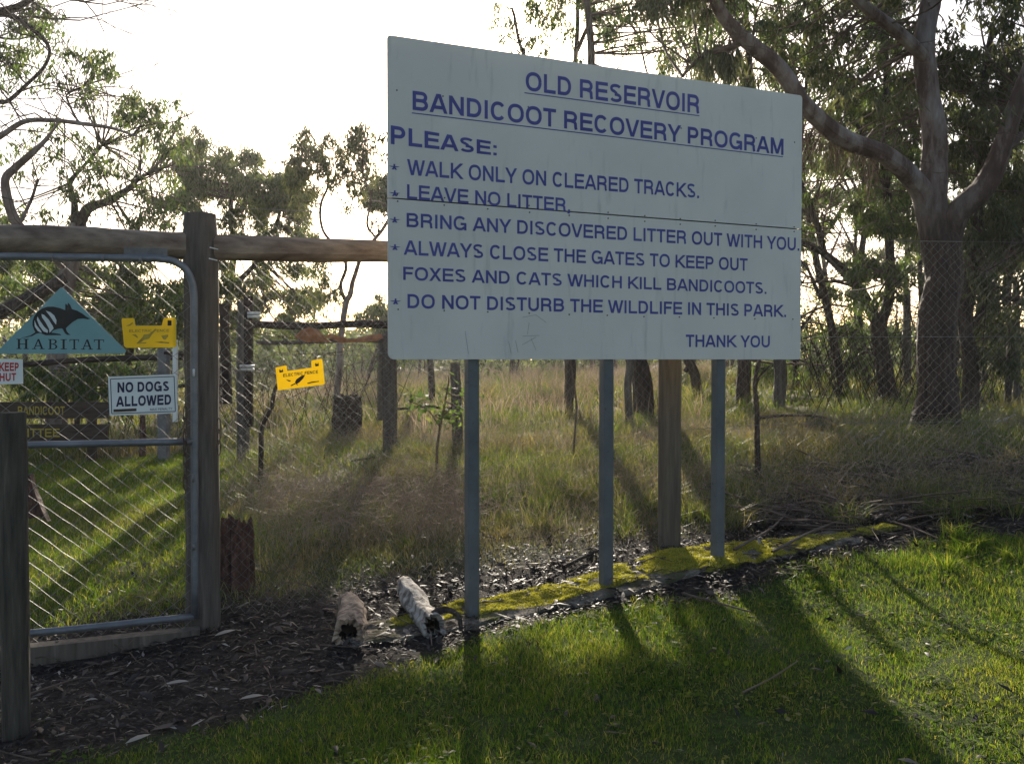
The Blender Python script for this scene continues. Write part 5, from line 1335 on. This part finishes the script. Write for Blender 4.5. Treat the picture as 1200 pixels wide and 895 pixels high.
# tussocks
def tussocks(centres, name, label, mat, hh, seed, nb=90, spread=.09, w=.006):
    rg = np.random.default_rng(seed); P_ = []; H_2 = []
    for (cx, cy, s) in centres:
        n = int(nb * s); a = rg.uniform(0, 6.28, n); r = rg.uniform(0, spread, n) * s
        P_.append(np.stack([cx + np.cos(a) * r, cy + np.sin(a) * r, G(cx + np.cos(a) * r, cy + np.sin(a) * r) - .01], 1)); H_2.append(rg.uniform(hh * .5, hh * 1.2, n) * s)
    P_ = np.concatenate(P_); return tag(blades(name, P_, np.concatenate(H_2), rg.uniform(w * .6, w * 1.2, len(P_)), M[mat], lean=1.1, seed=seed), label, 'grass', kind='stuff')
cs = [(*gp(px, py)[:2], s) for px, py, s in ((1110, 665, .9), (1128, 650, 1.0), (1150, 640, .8), (1120, 632, 1.1), (1180, 655, .8), (1075, 640, .6), (960, 690, .5))]
tussocks(cs, 'grass_tussocks', 'taller grass tufts at the edge of the lawn on the right', 'lawn', .13, 3)
cs = []
rg = np.random.default_rng(3)
for _ in range(170):
    px = rg.uniform(300, 1200); d = rg.uniform(6.9, 12); cs.append(((px - 600) / F * d, d, rg.uniform(.6, 1.5)))
tussocks(cs, 'grass_tussocks', 'green tussocks scattered behind the fence', 'meadow', .17, 5, 70, .12, .006)

cs = []
for px, py in ((557, 727), (716, 692), (848, 668), (236, 738), (785, 642), (16, 852), (405, 735), (485, 720)):
    c = gp(px, py)
    for _ in range(4): cs.append((c[0] + rg.normal(0, .06), c[1] + rg.uniform(-.08, .1), rg.uniform(.3, .7)))
tussocks(cs, 'grass_tussocks', 'small grass tufts growing round the feet of the posts and logs', 'meadow', .12, 15, 30, .05, .004)
# ------------------------------------------------------------------ litter
def litter(n, zone, seed, L=.035, name='leaf_litter', label='', mat='litter', lift=.012, wr=.28):
    rg = np.random.default_rng(seed)
    x, y = zone(n, rg); m = len(x)
    a = rg.uniform(0, 6.28, m); t = rg.normal(0, .45, m); c = np.stack([x, y, G(x, y) + rg.uniform(.004, lift, m)], 1)
    d = np.stack([np.cos(a), np.sin(a), np.tan(t) * .5], 1); d /= np.linalg.norm(d, axis=1)[:, None]
    s = np.cross(d, np.stack([rg.normal(0, .35, m), rg.normal(0, .35, m), np.ones(m)], 1)); s /= np.linalg.norm(s, axis=1)[:, None]
    ll = (L * rg.uniform(.4, 1.8, m) ** 1.3)[:, None]; w = ll * wr * rg.uniform(.5, 1.3, (m, 1)); up = np.array([0, 0, 1.0]) * ll * rg.uniform(-.05, .2, (m, 1))
    V = np.stack([c - d * ll / 2, c - d * ll * .1 + s * w / 2 + up * .6, c + d * ll / 2, c - d * ll * .1 - s * w / 2 + up * .6, c - d * ll * .1 + up], 1).reshape(-1, 3)
    i = np.arange(m)[:, None] * 5
    T_ = np.concatenate([i + [0, 1, 4], i + [1, 2, 4], i + [2, 3, 4], i + [3, 0, 4]], 1).reshape(-1, 3)
    return tag(make_mesh(name, V, T_, M[mat]), label, 'leaf litter', kind='stuff')
def zone_soil(n, rg):
    x = rg.uniform(-3.2, 5.5, n); y = rg.uniform(2.9, 8.2, n)
    dens = (1 - z_lawn(x, y)) * (1 - .85 * z_mead(x, y)); k = frustum(x, y, .4) & (rg.random(n) < dens); return x[k], y[k]
litter(60000, zone_soil, 4, .026, label='dark fine leaf litter on the bare soil along the fence')
litter(7000, zone_soil, 5, .06, label='curled gum leaves and bark flakes strewn on the litter', lift=.03)
def zone_strip(n, rg):
    u = rg.uniform(U0 - .1, U1, n); w = rg.uniform(-.05, .28, n) + .05 * rg.normal(size=n); p = b_pt(0, 0); x = p[0] + BU[0] * u + BN[0] * w; y = p[1] + BU[1] * u + BN[1] * w
    k = rg.random(n) < .35 + .65 * sm(.1, .2, w) ; return x[k], y[k]
litter(800, zone_strip, 15, .03, label='leaf fragments lying on the concrete strip', lift=.036)
def zone_lawn(n, rg):
    x = rg.uniform(-2.5, 4.5, n); y = rg.uniform(3.0, 6.6, n); k = frustum(x, y, .3) & (rg.random(n) < z_lawn(x, y)); return x[k], y[k]
litter(800, zone_lawn, 6, .045, label='odd dead leaves lying on the lawn', lift=.03)
def zone_weed(n, rg):
    x = rg.uniform(-2.5, 4.5, n); y = rg.uniform(3.0, 6.6, n); k = frustum(x, y, .3) & (rg.random(n) < z_lawn(x, y)) & (n2(x, y, 4.5, 71) > .12); return x[k], y[k]
weeds = litter(34000, zone_weed, 16, .017, 'clover_leaves', 'patches of low clover and small weeds in the lawn', 'lawn', .045, .75); weeds['category'] = 'weeds'
# twiggy debris
def debris(n, zone, seed, label, L=.25, r=.0025):
    rg = np.random.default_rng(seed); x, y = zone(n, rg); m = len(x)
    a = rg.uniform(0, 6.28, m); l = L * rg.uniform(.3, 1.6, m)
    A = np.stack([x, y, G(x, y) + rg.uniform(.005, .04, m)], 1); D = np.stack([np.cos(a), np.sin(a), rg.uniform(-.05, .28, m)], 1) * l[:, None]
    Mx = A + D * .5 + rg.normal(0, .012, (m, 3)) + [0, 0, .01]; B = A + D
    o = seg_mesh('twig_debris', np.concatenate([A, Mx]), np.concatenate([Mx, B]), np.concatenate([np.full(m, r), np.full(m, r * .7)]) * np.tile(rg.uniform(.6, 2.2, m), 2), M['twig'], None, 4, kind='stuff')
    return tag(o, label, 'twigs')
debris(1400, zone_soil, 8, 'fine fallen twigs along the fence line', .16, .0022)
def zone_right(n, rg):
    px = rg.uniform(870, 1220, n); d = 7.0 + rg.uniform(0, 1.9, n) ** 1.2; return (px - 600) / F * d, d
def zone_mead(n, rg):
    d = rg.uniform(7.4, 12.5, n); px = rg.uniform(250, 1200, n); return (px - 600) / F * d, d
def zone_brown(n, rg):
    d = rg.uniform(6.9, 9.2, n); px = rg.uniform(300, 560, n); return (px - 600) / F * d, d
def brambles(n, zone, seed, label, H=.3, r=.0013, mat='bramble'):
    rg = np.random.default_rng(seed); x, y = zone(n, rg); a = rg.uniform(0, 6.28, n); l = H * rg.uniform(.4, 1.3, n)
    A = np.stack([x, y, G(x, y)], 1); B = A + np.stack([np.cos(a) * l * .35, np.sin(a) * l * .35, l * .75], 1); C = B + np.stack([np.cos(a + .8) * l * .5, np.sin(a + .8) * l * .5, l * rg.uniform(-.3, .3, n)], 1)
    return tag(seg_mesh('dead_stalks', np.concatenate([A, B]), np.concatenate([B, C]), r, M[mat], None, 3, kind='stuff'), label, 'dead stalks')
M['bramble'] = mat_noise('dead_stem', [(.3, (.16, .115, .085)), (.7, (.42, .32, .24))], 9, bump=0)
brambles(2200, zone_brown, 21, 'matted brown dead stems behind the fence between gate post and left steel post', .26)
brambles(3500, zone_mead, 22, 'sparse brown dead stems all over the meadow', .3)
def zone_scrub(n, rg):
    d = rg.uniform(12.5, 26, n); px = rg.uniform(935, 1230, n); return (px - 600) / F * d, d
brambles(420, zone_scrub, 23, 'bare twiggy undergrowth between the trunks on the right', 1.9, .007, 'bark')
def zone_scrub_left(n, rg):
    d = rg.uniform(13, 24, n); px = np.where(rg.random(n) < .5, rg.uniform(-40, 230, n), rg.uniform(260, 460, n)); return (px - 600) / F * d, d
brambles(220, zone_scrub_left, 24, 'bare twiggy undergrowth behind the inner fence on the left', 1.5, .006, 'bark')
debris(420, zone_right, 9, 'tangle of fallen sticks in the shade under the right hand mesh', .4, .005)
litter(9000, zone_right, 14, .045, label='brown leaf and bark litter under the right hand mesh', lift=.05)
# big separate leaves and sticks
def stick(pix, r, label, mat='twig', cat='stick', dz=.02, name='fallen_stick'):
    pts = [gp(a, b) + np.array([0, 0, dz]) for a, b in pix]
    mb = MB(); mb.tube(catmull(pts, 5), [r, r * .6], 7, True, .2, 3); return tag(mb.build(name, M[mat]), label, cat)
stick([(35, 818), (75, 805), (95, 800), (112, 799)], .006, 'forked brown stick on dark soil beside the short post')
stick([(440, 548), (425, 551), (412, 553)], .012, 'short hooked stick in the dry grass below the inner fence', 'bark', dz=.12)
stick([(905, 655), (950, 632), (985, 618)], .012, 'grey stick lying behind the moss at the right steel post', dz=.05)
stick([(860, 655), (885, 640), (905, 628), (920, 612)], .01, 'thin bent stick behind the right steel post', dz=.06)
stick([(890, 503), (925, 500), (960, 502), (975, 508)], .02, 'arched dead branch in the shaded grass behind the right mesh', 'bark', dz=.15)
stick([(660, 670), (690, 655), (710, 648)], .014, 'dark stick between the middle steel post and the timber post', 'bark', dz=.03)
stick([(1010, 530), (1030, 520), (1040, 508)], .018, 'pale broken branch in the grass left of the big gum foot', 'log_pale', dz=.08)
stick([(1098, 525), (1100, 500), (1096, 478)], .012, 'pale bent stick leaning at the foot of the big gum', 'log_pale', dz=.05)
stick([(1135, 520), (1160, 508), (1190, 495)], .02, 'long pale branch on the ground right of the big gum', 'log_pale', dz=.1)
stick([(800, 700), (845, 712), (880, 722)], .008, 'thin stick on the shaded lawn before the right steel post')
stick([(870, 818), (905, 800), (935, 780)], .005, 'pale grass stalk lying on the lawn', 'dry')
def bigleaf(px, py, L, ang, label, mat='leaf_dead'):
    c = gp(px, py) + np.array([0, 0, .03]); d = np.array([math.cos(ang), math.sin(ang), .1]); s = np.array([-math.sin(ang), math.cos(ang), .1]); V = []
    prof = [(-.5, 0), (-.25, .13), (.05, .17), (.3, .1), (.5, 0)]
    V = [c + d * L * a + s * L * b + np.array([0, 0, .006 * (1 - 4 * a * a)]) for a, b in prof] + [c + d * L * a - s * L * b * .9 + np.array([0, 0, .006 * (1 - 4 * a * a)]) for a, b in prof[1:-1]] + [c + d * L * a + np.array([0, 0, .012 * (1 - 4 * a * a)]) for a, _ in prof[1:-1]]
    Fc = [(0, 8, 1), (1, 8, 9, 2), (2, 9, 10, 3), (3, 10, 4), (0, 5, 8), (5, 6, 9, 8), (6, 7, 10, 9), (7, 4, 10)]
    return tag(make_mesh('fallen_leaf', V, Fc, M[mat], smooth=True), label, 'leaf')
M['leaf_pale'] = mat_leaf('pale_dead_leaf', [(0, (.42, .36, .29)), (1, (.42, .36, .29))], .3)
bigleaf(264, 748, .13, .7, 'large pale brown leaf lying right of the gate post foot', 'leaf_pale')
bigleaf(207, 808, .12, .1, 'long pale leaf alone in the middle of the dark soil', 'leaf_pale')
bigleaf(162, 874, .11, .75, 'long brown leaf at the border of soil and lawn', 'leaf_pale')
bigleaf(107, 828, .06, .2, 'small whitish leaf on the dark soil near the short post', 'leaf_pale')
bigleaf(295, 825, .11, .2, 'pale curled leaf near the lawn edge left of centre', 'leaf_pale')
#bigleaf(808, 857, .05, .3, 'small light leaf on the lawn below the board', 'leaf_pale')
#bigleaf(810, 755, .06, 0, 'pale leaf lying in the lit grass between two steel posts', 'leaf_pale')

# ------------------------------------------------------------------ hazy backlit air
def haze():
    mb = MB(); x, y0, y1, z0, z1 = 110, -8, 130, -8, 16
    mb.box(np.array([0, (y0 + y1) / 2, (z0 + z1) / 2]), np.array([1.0, 0, 0]), np.array([0, 1.0, 0]), np.array([0, 0, 1.0]), x, (y1 - y0) / 2, (z1 - z0) / 2)
    m = bpy.data.materials.new('haze_air'); m.use_nodes = True; nt = m.node_tree
    nt.nodes.remove(nt.nodes['Principled BSDF'])
    v = nt.nodes.new('ShaderNodeVolumePrincipled'); v.inputs['Color'].default_value = (.95, .95, .95, 1)
    v.inputs['Density'].default_value = HAZE; v.inputs['Anisotropy'].default_value = .65
    nt.links.new(v.outputs[0], nt.nodes['Material Output'].inputs['Volume'])
    o = mb.build('haze', m); o['kind'] = 'stuff'
HAZE = .0006
haze()
